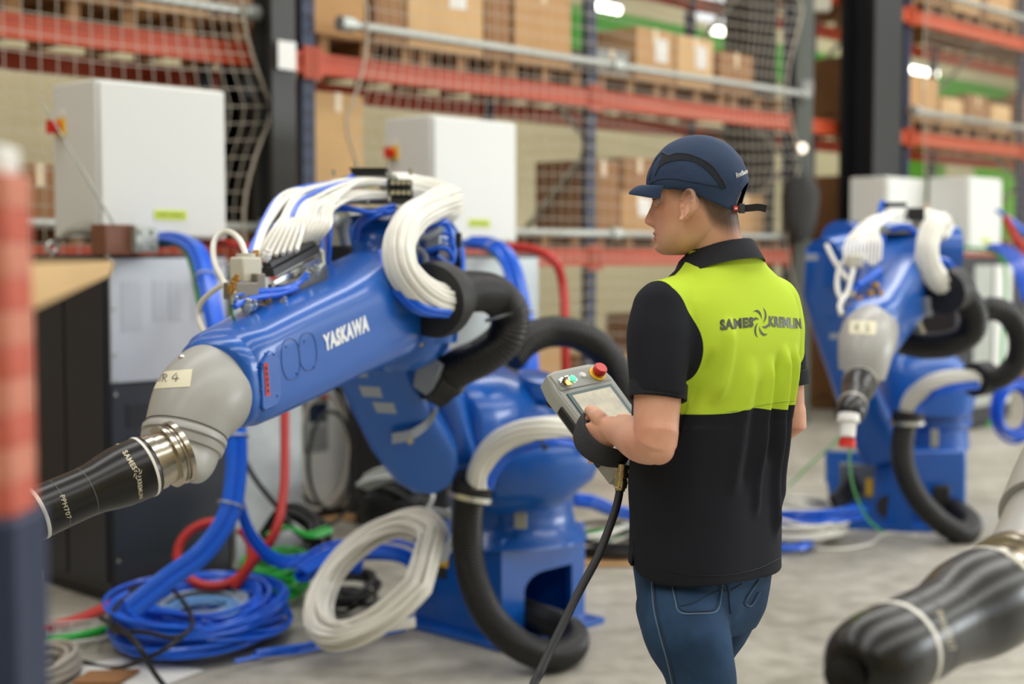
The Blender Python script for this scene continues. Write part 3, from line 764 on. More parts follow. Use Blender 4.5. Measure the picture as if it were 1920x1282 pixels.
if h: obj('wrist_bolt', MB().ball(h, .008, n=12, m=8), M_chrome, gel)
abody, acoll = atomizer(A0-aax*.0, aax, 1.0, R1)
att = bvh(abody)
M_gold = mat('printed_gold', (205, 196, 170), .45)
decal('lettering', textmesh('SAMES', .03), ((229, 848), (249, 882), (258, 877), (238, 843)), att, M_gold, abody, .0008)
decal('swirl_logo', swirl_mesh(), ((246, 893), (260, 903), (270, 882), (256, 874)), att, M_gold, abody, .0008)
decal('lettering', textmesh('KREMLIN', .02), ((257, 900), (261, 935), (268, 932), (265, 896)), att, M_gold, abody, .0008)
decal('lettering', textmesh('PPH707', .0), ((112, 930), (126, 974), (134, 970), (121, 927)), att, M_gold, abody, .0008)
for k in range(4): decal('small_print', gridmesh(6, 1), ((203+k*4, 838-k), (212+k*4, 836-k), (211+k*4, 835-k), (202+k*4, 837-k)), att, M_gold, abody, .0008)

# hoses of robot 1
collar = MB(); a = at(815, 562, 4.32); b = at(872, 547, 4.5)
collar.rev(a, b-a, [(-.03, .085), (-.025, .112), (.0, .118), (.03, .118), (.034, .085), (.06, .08), (.065, .1), (.085, .1), (.09, .07)], 36)
obj('hose_collar', collar, M_rub, R1)
obj('collar_band', MB().rev(a, b-a, [(.085, .075), (.085, .086), (.10, .086), (.10, .075)], 30), M_galv, R1)
corr('corrugated_hose', P((856, 552, 4.46), (886, 546, 4.58), (925, 552, 4.74), (955, 585, 4.80), (948, 632, 4.82), (905, 668, 4.84), (868, 685, 4.87), (838, 705, 4.92), (838, 722, 4.95)), .064, R1, seg=24)
obj('hose_clip', MB().tube(ring(at(951, 590, 4.8), V((.068, 0, .02)), V((.02, .068, 0)), 24), .006, 6, True), M_plate, R1)
corr('corrugated_hose', P((955, 672, 5.35), (985, 640, 5.4), (1030, 622, 5.5), (1085, 628, 5.55), (1130, 658, 5.6), (1162, 705, 5.62), (1180, 770, 5.6), (1165, 810, 5.52), (1135, 812, 5.42)), .058, R1, seg=22)
obj('hose_bracket', MB().bar(at(792, 735, 4.9), at(812, 672, 4.86), .02, .10), M_plate, R1, bevel=.004)
obj('hose_cuff', MB().cyl(at(842, 728, 4.93), at(812, 710, 4.9), .075, 26), M_rub, R1)
bundle('hose_bundle', P((842, 372, 4.62), (815, 384, 4.5), (774, 410, 4.32), (750, 452, 4.2), (752, 500, 4.16), (776, 535, 4.18), (810, 557, 4.24), (840, 562, 4.3)), .041, 22, .009, R1, M_whose, twist=.8)
bundle('hose_bundle', P((730, 350, 4.66), (770, 352, 4.74), (815, 362, 4.80), (842, 378, 4.84), (838, 392, 4.80), (800, 395, 4.78)), .039, 20, .009, R1, M_whose, twist=.6)
bundle('hose_bundle', P((722, 470, 4.26), (727, 510, 4.18), (750, 548, 4.16), (790, 580, 4.18), (840, 588, 4.26)), .012, 4, .008, R1, M_btube, core=False)
obj('cable_tie', MB().tube(ring(at(816, 378, 4.56), V((.056, 0, .02)), V((0, .056, 0)), 24), .004, 6, True), M_rub, R1)
q = at(816, 388, 4.5); obj('tie_block', MB().box(q, (.03, .03, .07)), M_rub, R1)
bundle('hose_bundle', P((898, 915, 5.2), (902, 880, 5.2), (925, 842, 5.18), (968, 815, 5.15), (1020, 805, 5.13), (1075, 808, 5.15), (1100, 812, 5.2)), .040, 20, .009, R1, M_whose, twist=.6)
bundle('hose_bundle', P((915, 915, 5.18), (925, 885, 5.18), (955, 850, 5.16), (1000, 832, 5.12), (1040, 828, 5.1), (1085, 832, 5.12)), .014, 6, .008, R1, M_btube, core=False)
obj('cable_tie', MB().tube(ring(at(1021, 812, 5.12), V((.012, 0, .0)), V((0, .052, .052)), 24), .005, 6, True), M_rub, R1)
obj('hose_cuff', MB().cyl(at(880, 932, 5.25), at(889, 898, 5.23), .075, 28, .078), M_rub, R1)
obj('cuff_clamp', MB().rev(at(882, 930, 5.24), at(880, 940, 5.24)-at(882, 930, 5.24), [(-.008, .079), (-.008, .083), (.012, .083), (.012, .079)], 28), M_chrome, R1)
corr('corrugated_hose', P((880, 925, 5.25), (876, 980, 5.28), (878, 1040, 5.3), (893, 1105, 5.28), (925, 1165, 5.24), (975, 1210, 5.2), (1030, 1228, 5.22), (1070, 1215, 5.33), (1074, 1190, 5.5), (1045, 1172, 5.62), (1000, 1155, 5.72), (965, 1140, 5.8)), .057, R1, seg=24)

# elbow machinery above the forearm
hb1 = MB(); a = at(640, 455, 4.75); hb1.rev(a, at(700, 450, 4.9)-a, [(-.12, .02), (-.12, .09), (-.05, .10), (-.045, .12), (.1, .12), (.12, .09)], 30)
obj('elbow_motor', hb1, M_galv, R1)
hm = MB(); a = at(660, 500, 4.70); hm.rev(a, at(840, 480, 4.95)-a, [(-.06, .10), (-.03, .15), (.0, .17), (.30, .17), (.36, .15), (.38, .08)], 36)
obj('elbow_housing', hm, M_blue, R1, ang=60)
hn = MB(); a = at(800, 500, 4.72); hn.rev(a, V((0, 0, 1)), [(-.25, .10), (-.1, .12), (.06, .12), (.10, .09), (.11, .03)], 30)
obj('elbow_knuckle', hn, M_blue, R1, ang=60)
hk = MB(); a = at(745, 600, 4.72); hk.rev(a, at(780, 590, 5.0)-a, [(-.1, .12), (-.05, .17), (.1, .18), (.25, .14)], 30)
obj('elbow_pivot', hk, M_blue, R1, ang=60)
obj('strut', MB().bar(at(783, 600, 4.6), at(790, 655, 4.72), .035, .02), M_plate, R1, bevel=.004)
q = at(787, 640, 4.62); obj('strut_sticker', MB().box(q, (.02, .01, .03)), M_yellow, R1)
# manifold rail with brass fittings and white tubes
ra = at(500, 512, 3.93); rb_ = at(586, 466, 4.12)
rail = obj('manifold_rail', MB().bar(ra, rb_, .05, .022).bar(ra+V((0, 0, .022)), rb_+V((0, 0, .022)), .03, .014), mat('rail_dark', (60, 60, 62), .4, .5), R1)
obj('rail_profile', MB().bar(ra-V((0, 0, .03))-fs_*-.02, rb_-V((0, 0, .03))+fs_*.02, .012, .02), M_chrome, R1)
obj('rail_foot', MB().bar(at(520, 550, 3.95), at(600, 520, 4.1), .06, .05), mat('foot_dark', (70, 72, 74), .4), R1)
obj('rail_bracket', MB().tube(P((592, 466, 4.12), (604, 474, 4.12), (606, 495, 4.12), (596, 505, 4.1)), .009, 8), M_galv, R1)
blk = obj('connector_block', MB().box(at(750, 346, 4.6), (.075, .10, .028)), M_black, R1)
blk2 = obj('connector_block', MB().box(at(752, 365, 4.6), (.075, .10, .028)), M_black, R1)
for k in range(4):
    for yy in (346, 365):
        obj('connector_port', MB().cyl(at(735+k*10, yy-3, 4.53), at(737+k*10, yy-4, 4.5), .008, 8), M_chrome, blk, local=False)
blk3 = obj('connector_block', MB().box(at(693, 325, 4.66), (.11, .10, .02)).box(at(693, 318, 4.66), (.12, .11, .006)), M_black, R1)
obj('mount_plate', MB().box(at(690, 334, 4.68), (.16, .14, .006)), M_galv, R1)
obj('mount_plate', MB().box(at(705, 376, 4.62), (.24, .12, .022)).box(at(712, 392, 4.62), (.22, .12, .004)), mat('plate_dark', (110, 110, 108), .4, .5), R1)
for (x, y) in ((666, 313), (726, 312), (625, 330), (770, 328), (690, 380), (730, 378)):
    q = at(x, y, 4.55); obj('block_bolt', MB().cyl(q, q+V((0, 0, .02)), .006, 8), M_chrome, R1)
n = 16
for i in range(n):
    t = i/(n-1)
    ex, ey, ed = (466+118*t, 482-17*t, 3.93+.2*t) if i > 3 else (468+20*t*3, 486-3*i, 3.9+.01*i)
    yo = 342+24*(i % 2)+random.uniform(-4, 4); sx = 726
    pk = 395-20*(1-t) if True else 0
    mx = ex+40+60*t
    pts = P((sx, yo, 4.56), (670-10*(1-t), yo-4+8*t, 4.45), (585-45*(1-t)+40*t, 356+36*t+random.uniform(-3, 3), 4.25), (ex+26+8*t, 412+12*t, 4.1), (ex, ey, ed))
    m_ = M_whose if i not in (0, 6) else M_btube
    obj('white_tube' if m_ is M_whose else 'blue_tube', MB().tube(cr(pts, 34), .0066, 8), m_, R1)
    q = at(ex, ey+2, ed); obj('brass_fitting', MB().cyl(q+V((0, 0, .016)), q-V((0, 0, .014)), .008, 8), M_brass, R1)
for i in range(7):
    pts = P((705, 338+random.uniform(0, 6), 4.6), (640-10*i*.5, 338+4*i, 4.5), (575-i*4, 362+i*5, 4.3), (520+i*8, 420, 4.08), (478+i*13, 488-i*3, 3.95))
    obj('white_tube', MB().tube(cr(pts, 30), .0066, 8), M_whose, R1)
# blue tubes around
bt = [((660, 330, 4.6), (640, 345, 4.5), (600, 355, 4.45), (560, 385, 4.3)),
      ((612, 395, 4.35), (606, 440, 4.3), (600, 490, 4.25), (596, 520, 4.2)), ((622, 395, 4.35), (618, 440, 4.3), (616, 480, 4.3), (615, 520, 4.3)),
      ((595, 400, 4.4), (640, 388, 4.45), (690, 398, 4.5), (725, 396, 4.5)), ((600, 395, 4.4), (650, 392, 4.5), (700, 400, 4.52)),
      ((672, 460, 4.6), (676, 425, 4.55), (705, 405, 4.5), (740, 395, 4.52)), ((664, 450, 4.6), (670, 420, 4.58), (700, 398, 4.52), (742, 385, 4.52)),
      ((770, 430, 4.5), (800, 405, 4.5), (835, 415, 4.5), (848, 450, 4.5)), ((768, 440, 4.5), (805, 425, 4.48), (840, 420, 4.5), (845, 460, 4.5)),
      ((772, 450, 4.5), (810, 438, 4.48), (842, 440, 4.5), (852, 480, 4.5), (838, 505, 4.5)), ((800, 470, 4.48), (835, 465, 4.48), (850, 490, 4.5), (825, 500, 4.48)),
      ((820, 480, 4.5), (845, 500, 4.5), (850, 515, 4.5), (815, 505, 4.5)), ((865, 465, 4.6), (868, 500, 4.58), (862, 520, 4.56)),
      ((436, 556, 3.75), (470, 548, 3.8), (530, 542, 3.9), (560, 530, 3.98), (576, 512, 4.0)), ((440, 575, 3.72), (470, 560, 3.78), (520, 552, 3.88), (556, 540, 3.95)),
      ((448, 530, 3.8), (462, 548, 3.8), (472, 560, 3.8)), ((520, 420, 4.2), (485, 440, 4.1), (466, 475, 4.0)), ((545, 430, 4.15), (530, 460, 4.05), (522, 470, 4.0)),
      ((500, 430, 4.2), (490, 455, 4.1), (488, 480, 4.0)), ((585, 400, 4.2), (575, 430, 4.15), (575, 455, 4.12))]
for i, p in enumerate(bt): obj('blue_tube', MB().tube(cr(P(*p), 20), .0085, 8), M_btube, R1)
for p in [((654, 470, 4.5), (648, 430, 4.5), (655, 410, 4.5)), ((735, 478, 4.5), (792, 470, 4.48), (800, 520, 4.5), (808, 545, 4.5)), ((760, 420, 4.48), (790, 445, 4.46), (830, 430, 4.48))]:
    obj('grey_cable', MB().tube(cr(P(*p), 16), .010, 8), M_plate, R1)
wp = cr(P((462, 480, 3.9), (448, 448, 3.95), (425, 434, 4.0), (402, 452, 4.0), (402, 490, 3.95), (418, 525, 3.85), (428, 548, 3.8)), 40)
obj('looped_white_tube', MB().tube(wp, .0085, 8), M_whose, R1)
wp = cr(P((426, 530, 3.85), (400, 545, 3.9), (376, 570, 3.95), (374, 600, 3.95), (388, 630, 3.85)), 30)
obj('looped_white_tube', MB().tube(wp, .008, 8), M_whose, R1)
vb = at(461, 506, 3.86)
obj('valve_box', MB().box(vb, (.065, .06, .07), E, N), mat('cream_plastic', (206, 202, 186), .5), R1, bevel=.006)
obj('valve_lid', MB().cyl(vb+V((0, 0, .035)), vb+V((0, 0, .045)), .026, 20), mat('cream_plastic', (206, 202, 186), .5), R1)
obj('valve_body', MB().box(at(452, 545, 3.8), (.075, .06, .045), E, N).box(at(480, 540, 3.85), (.03, .05, .08), E, N), mat('valve_grey', (128, 122, 112), .4, .4), R1, bevel=.004)
for (x, y, d, r, m_) in ((433, 540, 3.76, .014, M_brass), (437, 558, 3.74, .012, M_chrome), (460, 575, 3.76, .016, M_galv), (440, 525, 3.78, .012, M_brass), (505, 505, 3.95, .014, M_galv), (497, 480, 3.93, .014, M_white), (572, 520, 4.02, .013, M_chrome), (588, 510, 4.05, .015, M_galv), (474, 572, 3.78, .011, M_chrome), (500, 562, 3.85, .011, M_brass), (530, 566, 3.86, .011, M_chrome)):
    q = at(x, y, d); obj('valve_fitting', MB().rev(q-V((0, 0, r)), V((.3, -.2, 1)), [(0, r*.7), (r*.6, r*.7), (r*.6, r), (r*1.6, r), (r*1.6, r*.6), (r*2.4, r*.6)], 10), m_, R1)
obj('green_wire', MB().tube(cr(P((434, 572, 3.74), (436, 590, 3.72), (442, 604, 3.72)), 12), .0035, 6), mat('dark_green', (30, 110, 60), .5), R1)
q = at(520, 575, 3.9); 
# machinery behind the forearm by the elbow right
for (x, y, d, sx, sy, sz, m_) in ((812, 440, 4.6, .05, .06, .09, M_galv), (776, 460, 4.55, .03, .06, .16, M_plate), (836, 470, 4.6, .05, .05, .05, M_chrome), (860, 470, 4.65, .02, .04, .12, M_black), (640, 475, 4.5, .07, .06, .05, M_rub), (790, 500, 4.56, .04, .06, .12, M_blue)):
    obj('elbow_block', MB().box(at(x, y, d), (sx, sy, sz)), m_, R1, bevel=.006)

# ======================= second robot
c2 = at(1690, 960, 8.3); c2.z = 0
R2 = thing('paint_robot', 'second blue paint robot standing right of the man, arm pointing at the camera', 'robot', c2)
obj('base_plate', MB().prism([(-.46, -.30), (.05, -.42), (.40, -.05), (.10, .34), (-.46, .22)], V((c2.x, c2.y, 0)), V((1, 0, 0)), V((0, 1, 0)), V((0, 0, .024))), M_blue, R2)
def F2(name, pts, th, m=M_blue): # frame plate given in pixels at one depth
    pp = [at(*p) for p in pts]; mb = MB(); n = len(pp); b = [p+V((0, th, 0)) for p in pp]
    mb.add(pp+b, [list(range(n))[::-1], [n+i for i in range(n)]]+[[i, (i+1) % n, n+(i+1) % n, n+i] for i in range(n)]); return obj(name, mb, m, R2, ang=30)
F2('base_frame', [(1550, 846, 8.25), (1700, 855, 7.95), (1712, 998, 7.9), (1690, 1000, 7.9), (1640, 985, 8.0), (1560, 960, 8.2), (1552, 900, 8.25), (1572, 900, 8.2), (1580, 935, 8.2), (1640, 940, 8.05), (1641, 872, 8.05), (1574, 866, 8.2), (1574, 905, 8.2), (1550, 905, 8.25)], .05)
obj('base_block', MB().box(at(1735, 905, 8.3), (.36, .40, .44)), M_blue, R2, bevel=.02)
obj('base_hole', MB().cyl(at(1665, 950, 8.0), at(1665, 950, 7.985), .065, 24), M_black, R2)
obj('base_hole', MB().box(at(1765, 935, 8.05), (.10, .02, .16)), M_black, R2, bevel=.02)
obj('yellow_sticker', MB().box(at(1632, 913, 8.1), (.05, .01, .10)), M_yellow, R2)
obj('junction_case', MB().box(at(1605, 905, 8.5), (.24, .2, .26)), mat('jc_grey', (120, 124, 124), .5), R2, bevel=.01)
for k in range(4): obj('black_connector', MB().cyl(at(1598+k*5, 892+k*8, 8.2), at(1560+k*3, 935+k*6, 7.95), .022, 10), M_rub, R2)
obj('base_column', MB().rev(V((at(1745, 800, 8.35).x, 8.4, 0)), V((0, 0, 1)), [(.40, .25), (.52, .24), (.54, .26), (.58, .26), (.585, .24), (.60, .24), (.602, .26), (.64, .26), (.66, .24), (.75, .23)], 36), M_blue, R2)
obj('turret', MB().loft([ring(V((at(1735, 760, 8.3).x+o, 8.3, z)), V((a, 0, 0)), V((0, b, 0)), 36, 2.8) for z, a, b, o in [(.62, .26, .24, 0), (.75, .28, .25, .01), (.85, .27, .24, .0), (.94, .22, .2, -.04), (1.0, .12, .12, -.05)]]), M_blue, R2, ang=60)
for (x, y, d) in ((1752, 822, 7.95), (1675, 815, 7.95)):
    obj('rating_plate', MB().box(at(x, y, d), (.045, .01, .10)), mat('plate_grey', (150, 152, 140), .5), R2, bevel=.01)
def slab(name, pts, th, ex, R, m=M_blue):
    rings = []
    for i, (x, y, d, hw) in enumerate(pts):
        c = at(x, y, d); nx = at(*pts[min(len(pts)-1, i+1)][:3]); pv = at(*pts[max(0, i-1)][:3]); t = (nx-pv).normalized()
        wv = t.cross(V((-.2, -1, .05))).normalized(); rings.append(rbox(c, wv*hw, t.cross(wv)*th, ex))
    return obj(name, MB().loft(rings), m, R, ang=50)
slab('lower_arm', [(1562, 470, 7.3, .14), (1560, 540, 7.35, .15), (1572, 620, 7.5, .125), (1600, 720, 7.7, .11), (1632, 800, 7.9, .13), (1650, 850, 8.0, .1)], .08, 4, R2)
obj('arm_joint', MB().cyl(at(1545, 492, 7.25), at(1600, 480, 7.4), .125, 36), M_blue, R2, ang=50)
obj('joint_cover', MB().cyl(at(1574, 450, 7.4), at(1600, 450, 7.6), .10, 30), M_blue, R2, ang=50)
obj('arm_sticker', MB().box(at(1522, 482, 7.13), (.06, .008, .035)), M_plate, R2)
obj('arm_sticker', MB().box(at(1565, 630, 7.3), (.05, .008, .03)), M_plate, R2)
# forearm 2
W2 = at(1628, 628, 6.0); E2 = at(1700, 500, 6.95); f2 = (E2-W2).normalized(); s2 = f2.cross(V((0, 0, 1))).normalized(); u2 = s2.cross(f2)
L2 = (E2-W2).length
fo2 = obj('forearm', MB().loft([ring(W2+f2*(t*L2), s2*b, u2*a, 40, ex) for t, a, b, ex in [(-.03, .10, .095, 2.6), (.0, .12, .11, 3.2), (.1, .13, .118, 4), (.3, .14, .125, 4.5), (.6, .165, .145, 4.5), (.85, .19, .16, 4), (1, .2, .15, 3.4), (1.06, .18, .12, 3)]]), M_blue, R2, ang=50)
g2, gc2 = path_rings(P((1640, 610, 6.1), (1632, 622, 6.0), (1626, 640, 5.9), (1622, 662, 5.84), (1618, 690, 5.82), (1615, 702, 5.82)), lambda t: interp([(0, .10), (.2, .112), (.45, .118), (.7, .113), (1, .095)], t)[0], 24)
ge2 = obj('wrist_elbow', MB().loft(g2), M_grey, R2, ang=60)
g2t = bvh(ge2)
decal('masking_tape', gridmesh(6, 3), ((1592, 626), (1641, 628), (1644, 603), (1594, 601)), g2t, M_beige, ge2, .002)
for pts in ([(1604, 620), (1606, 609), (1612, 610), (1606, 614), (1612, 621)], [(1622, 610), (1630, 609), (1625, 614), (1630, 620), (1622, 621)]):
    stroke('handwriting', pts, g2t, .0015, M_ink, ge2, 10, .003)
A2 = at(1617, 702, 5.80); atomizer(A2, at(1591, 786, 5.38)-A2, .93, R2, tip=False)
q1 = at(1591, 786, 5.36); q2 = at(1589, 824, 5.34); q3 = at(1588, 838, 5.335)
obj('nozzle_shield', MB().rev(q1, q2-q1, [(-.02, .04), (.01, .042), (.012, .03), (.07, .028)], 20), M_white, R2)
obj('red_cap', MB().cyl(q2, q3, .032, 20), M_red, R2)
# hoses 2
corr('corrugated_hose', P((1782, 545, 6.6), (1808, 556, 6.65), (1826, 590, 6.7), (1818, 625, 6.75), (1780, 645, 6.8), (1730, 648, 6.9), (1690, 640, 7.0)), .062, R2, pitch=.02, seg=18)
corr('corrugated_hose', P((1825, 592, 7.2), (1860, 578, 7.2), (1892, 592, 7.25), (1912, 630, 7.3), (1908, 675, 7.35), (1880, 705, 7.4), (1848, 712, 7.45)), .058, R2, pitch=.02, seg=18)
corr('corrugated_hose', P((1700, 782, 7.6), (1692, 830, 7.6), (1696, 880, 7.6), (1722, 935, 7.6), (1765, 980, 7.6), (1805, 1000, 7.6), (1820, 982, 7.75), (1798, 960, 8.0), (1775, 950, 8.2)), .06, R2, pitch=.02, seg=18)
bundle('hose_bundle', P((1765, 418, 6.6), (1748, 430, 6.5), (1738, 462, 6.45), (1742, 500, 6.45), (1765, 530, 6.5), (1785, 540, 6.6)), .042, 12, .013, R2, M_whose)
bundle('hose_bundle', P((1720, 410, 6.8), (1750, 412, 6.85), (1768, 425, 6.85), (1755, 440, 6.8)), .036, 12, .012, R2, M_whose)
bundle('hose_bundle', P((1702, 785, 7.6), (1710, 752, 7.58), (1740, 724, 7.5), (1780, 712, 7.45), (1835, 712, 7.45)), .04, 12, .013, R2, M_whose)
bundle('hose_bundle', P((1716, 785, 7.55), (1726, 758, 7.55), (1755, 738, 7.45), (1790, 728, 7.4), (1835, 722, 7.4)), .016, 6, .009, R2, M_btube, core=False)
for (a, b, r) in (((1770, 548, 6.48), (1792, 540, 6.58), .1), ((1826, 712, 7.44), (1850, 708, 7.5), .09), ((1701, 790, 7.6), (1703, 772, 7.6), .085)):
    obj('hose_cuff', MB().cyl(at(*a), at(*b), r, 26), M_rub, R2)
obj('cuff_clamp', MB().rev(at(1701, 788, 7.6), V((0, 0, -1)), [(0, .088), (0, .092), (.02, .092), (.02, .088)], 24), M_chrome, R2)
obj('connector_block', MB().box(at(1714, 402, 6.75), (.07, .1, .06)), M_black, R2)
obj('connector_block', MB().box(at(1675, 384, 6.8), (.10, .1, .02)), M_black, R2)
obj('mount_plate', MB().box(at(1690, 432, 6.8), (.24, .12, .03)), M_galv, R2)
obj('elbow_housing', MB().cyl(at(1650, 470, 7.1), at(1790, 475, 7.1), .14, 30), M_blue, R2, ang=50)
for i in range(11):
    t = i/10; ex = 1584+66*t; ey = 492+6*sin(i)
    pts = P((1700, 396+12*(i % 2), 6.7), (1670-10*(1-t), 400+8*t, 6.6), (1622+24*t, 415+15*t, 6.45), (ex+2, 455, 6.3), (ex, ey, 6.25))
    obj('white_tube', MB().tube(cr(pts, 22), .0062, 6), M_whose, R2)
for i, p in enumerate([((1650, 400, 6.75), (1655, 380, 6.8), (1665, 390, 6.8)), ((1650, 440, 6.4), (1648, 470, 6.4), (1646, 490, 6.4)), ((1655, 440, 6.4), (1652, 470, 6.4), (1650, 492, 6.4)), ((1608, 535, 6.1), (1630, 520, 6.15), (1650, 505, 6.2)), ((1600, 545, 6.1), (1625, 528, 6.15), (1645, 512, 6.2)), ((1670, 430, 6.7), (1700, 425, 6.7), (1720, 440, 6.7)), ((1755, 485, 6.5), (1775, 490, 6.5), (1785, 500, 6.5)), ((1600, 450, 6.4), (1604, 440, 6.4), (1612, 430, 6.4)), ((1626, 470, 6.35), (1632, 455, 6.35), (1640, 440, 6.4))]):
    obj('blue_tube', MB().tube(cr(P(*p), 16), .014, 8), M_btube, R2)
for p in [((1550, 460, 6.6), (1565, 490, 6.4), (1590, 525, 6.2)), ((1600, 505, 6.2), (1590, 545, 6.1), (1575, 570, 6.05), (1578, 590, 6.0)), ((1596, 480, 6.3), (1575, 500, 6.3), (1570, 540, 6.2), (1582, 570, 6.1))]:
    obj('looped_white_tube', MB().tube(cr(P(*p), 18), .011, 8), M_whose, R2)
obj('valve_box', MB().box(at(1602, 490, 6.25), (.07, .06, .06)), mat('cream_plastic', (206, 202, 186), .5), R2, bevel=.01)
for (x, y, d) in ((1595, 545, 6.1), (1610, 555, 6.08), (1640, 530, 6.15), (1600, 570, 6.05), (1648, 545, 6.1), (1620, 520, 6.15), (1630, 545, 6.1)):
    obj('valve_fitting', MB().cyl(at(x, y, d), at(x+3, y+10, d), .018, 8), M_chrome if x % 2 else M_brass, R2)
obj('strut', MB().bar(at(1722, 602, 6.3), at(1732, 625, 6.3), .03, .02), M_chrome, R2)
obj('strut', MB().bar(at(1738, 560, 6.5), at(1742, 590, 6.6), .03, .02), M_plate, R2)

# ======================= foreground atomizer of a third robot, bottom right
B0 = at(1912, 1092, 2.13); B1 = at(1650, 1232, 1.83)
R3 = thing('paint_robot_wrist', 'large out of focus black atomizer with white bands at the bottom right corner', 'robot', B0)
a3b, a3c = atomizer(B0, B1-B0, 1.02, R3)
M_grey3 = M_grey
bx = (B0-B1).normalized()
g3, _ = path_rings([B0-bx*.01, B0+bx*.05, B0+bx*.11+V((.01, .02, .02)), B0+bx*.16+V((.03, .05, .06))], lambda t: .078+.02*t, 14)
obj('wrist_end', MB().loft(g3), M_grey3, R3, ang=60)
wv3, _ = path_rings([B0+bx*.14+V((.02, .04, .05)), B0+bx*.18+V((.06, .10, .12)), B0+bx*.2+V((.15, .2, .2)), B0+bx*.2+V((.3, .34, .28))], lambda t: .10, 16)
obj('wrist_elbow', MB().loft(wv3), M_grey3, R3, ang=60)
obj('forearm', MB().loft([ring(B0+bx*.2+V((.3, .34, .28))+V((.75, .6, .2))*t, V((.6, -.75, 0))*.12, V((0, 0, .13)), 30, 4) for t in (0, .05, .5, 1)]), M_blue, R3, ang=50)
t3 = bvh(a3b)
decal('lettering', textmesh('PPH707', 0), ((1752, 1150), (1780, 1222), (1792, 1216), (1765, 1144)), t3, M_gold, a3b, .001)
decal('lettering', textmesh('SAMES KREMLIN', .02), ((1872, 1030), (1922, 1072), (1930, 1062), (1880, 1020)), t3, M_gold, a3b, .001)
# ---------------------------------------------------------------- hoses, coils and clutter
def coil(name, c, A, B, n, r, m, spread, hgt, seed, lab, cat='hose', grp=None, up=V((0, 0, 1)), seg=6, tails=()):
    """one long tube laid in n loops"""
    rnd = random.Random(seed); pts = []; K = 44
    for j in range(n):
        f = 1-spread*rnd.random(); dx = rnd.uniform(-1, 1)*.06; dy = rnd.uniform(-1, 1)*.06; z = rnd.random()*hgt; ph = rnd.random()*6; wv = rnd.uniform(.0, .03)
        for k in range(K): pts.append((f, dx, dy, z, ph, wv))
    out = []
    for i, (f, dx, dy, z, ph, wv) in enumerate(pts):
        w_ = (i % K)/K; nx = pts[min(len(pts)-1, i+K-(i % K))]; s = max(0, (w_-.7)/.3); s = s*s*(3-2*s)
        f = f+(nx[0]-f)*s; dx += (nx[1]-dx)*s; dy += (nx[2]-dy)*s; z += (nx[3]-z)*s; wv *= (1-s)
        a = 2*pi*i/K
        out.append(c+A*(f*cos(a)+dx+wv*sin(3*a+ph))+B*(f*sin(a)+dy+wv*cos(2*a+ph))+up*(z+.35*hgt*wv*10*sin(a*2+ph)))
    mb = MB().tube(out, r, seg)
    for t in tails: mb.tube(cr([V(p) for p in t], 30), r, seg)
    o = obj(name, mb, m); tag(o, lab, cat, grp); return o
def fl(px, py, h=.02):
    """point on the floor (height h) seen at this pixel"""
    d = (at(px, py, 1)-CC); t = (h-1.53)/d.z; return CC+d*t
def hose(name, pts, r, m, lab, cat='hose', n=60, seg=10, grp=None):
    o = obj(name, MB().tube(cr(pts, n), r, seg), m); tag(o, lab, cat, grp); return o
def multi(name, pts, R, k, r, m, lab, cat='cable', n=50, ties=(), twist=1.0, flat=.6):
    c = cr(pts, n); mb = MB(); rnd = random.Random(len(lab))
    T = [(c[min(n-1, i+1)]-c[max(0, i-1)]).normalized() for i in range(n)]
    offs = [(R*math.sqrt(rnd.random()), rnd.random()*2*pi) for _ in range(k)]
    U = []; u = V((0, 0, 1)).cross(T[0]); u = u if u.length > .05 else V((1, 0, 0))
    for t in T: u = (u-t*u.dot(t)).normalized(); U.append(u)
    for (a, b) in offs:
        mb.tube([c[i]+U[i]*a*cos(b+twist*i/n)+T[i].cross(U[i])*a*flat*sin(b+twist*i/n) for i in range(n)], r, 6)
    o = obj(name, mb, m); tag(o, lab, cat)
    for t in ties:
        i = int(t*(n-1)); tb = MB().tube([c[i]+(U[i]*cos(q)+T[i].cross(U[i])*sin(q)*flat)*(R+r*1.2)-o.location for q in [2*pi*z/20 for z in range(20)]], .004, 6, True)
        obj('cable_tie', tb, M_galv, o, local=True)
    return o
X = V((1, 0, 0)); Y = V((0, 1, 0))
c0 = fl(376, 1184, .03)
coil('blue_hose_coil', c0, X*.345, Y*.45, 64, .008, M_btube, .45, .15, 3, 'big tangled coil of blue air tube on the floor at lower left',
     tails=[(fl(470, 1230, .02), fl(560, 1222, .02), fl(640, 1205, .02), fl(760, 1180, .02)), (fl(440, 1240, .03), fl(560, 1214, .03), fl(660, 1192, .03)), (fl(480, 1222, .05), fl(590, 1205, .04), fl(700, 1180, .02))])
coil('grey_hose_coil', fl(372, 1150, .09), X*.19, Y*.25, 12, .009, mat('grey_tube', (150, 165, 180), .35), .25, .05, 5, 'small coil of grey tube lying inside the big blue coil')
coil('pale_blue_hose_coil', fl(376, 1152, .12), X*.155, Y*.20, 9, .008, M_ltube, .35, .04, 6, 'small coil of pale blue tube in the middle of the big blue coil')
coil('green_hose_coil', fl(515, 1112, .03), X*.15, Y*.26, 24, .010, M_gtube, .4, .15, 8, 'coil of green tube between the blue coil and the white coil')
coil('black_cable_coil', fl(545, 1060, .03), X*.16, Y*.25, 12, .009, M_rub, .5, .12, 9, 'heap of black cable behind the green coil')
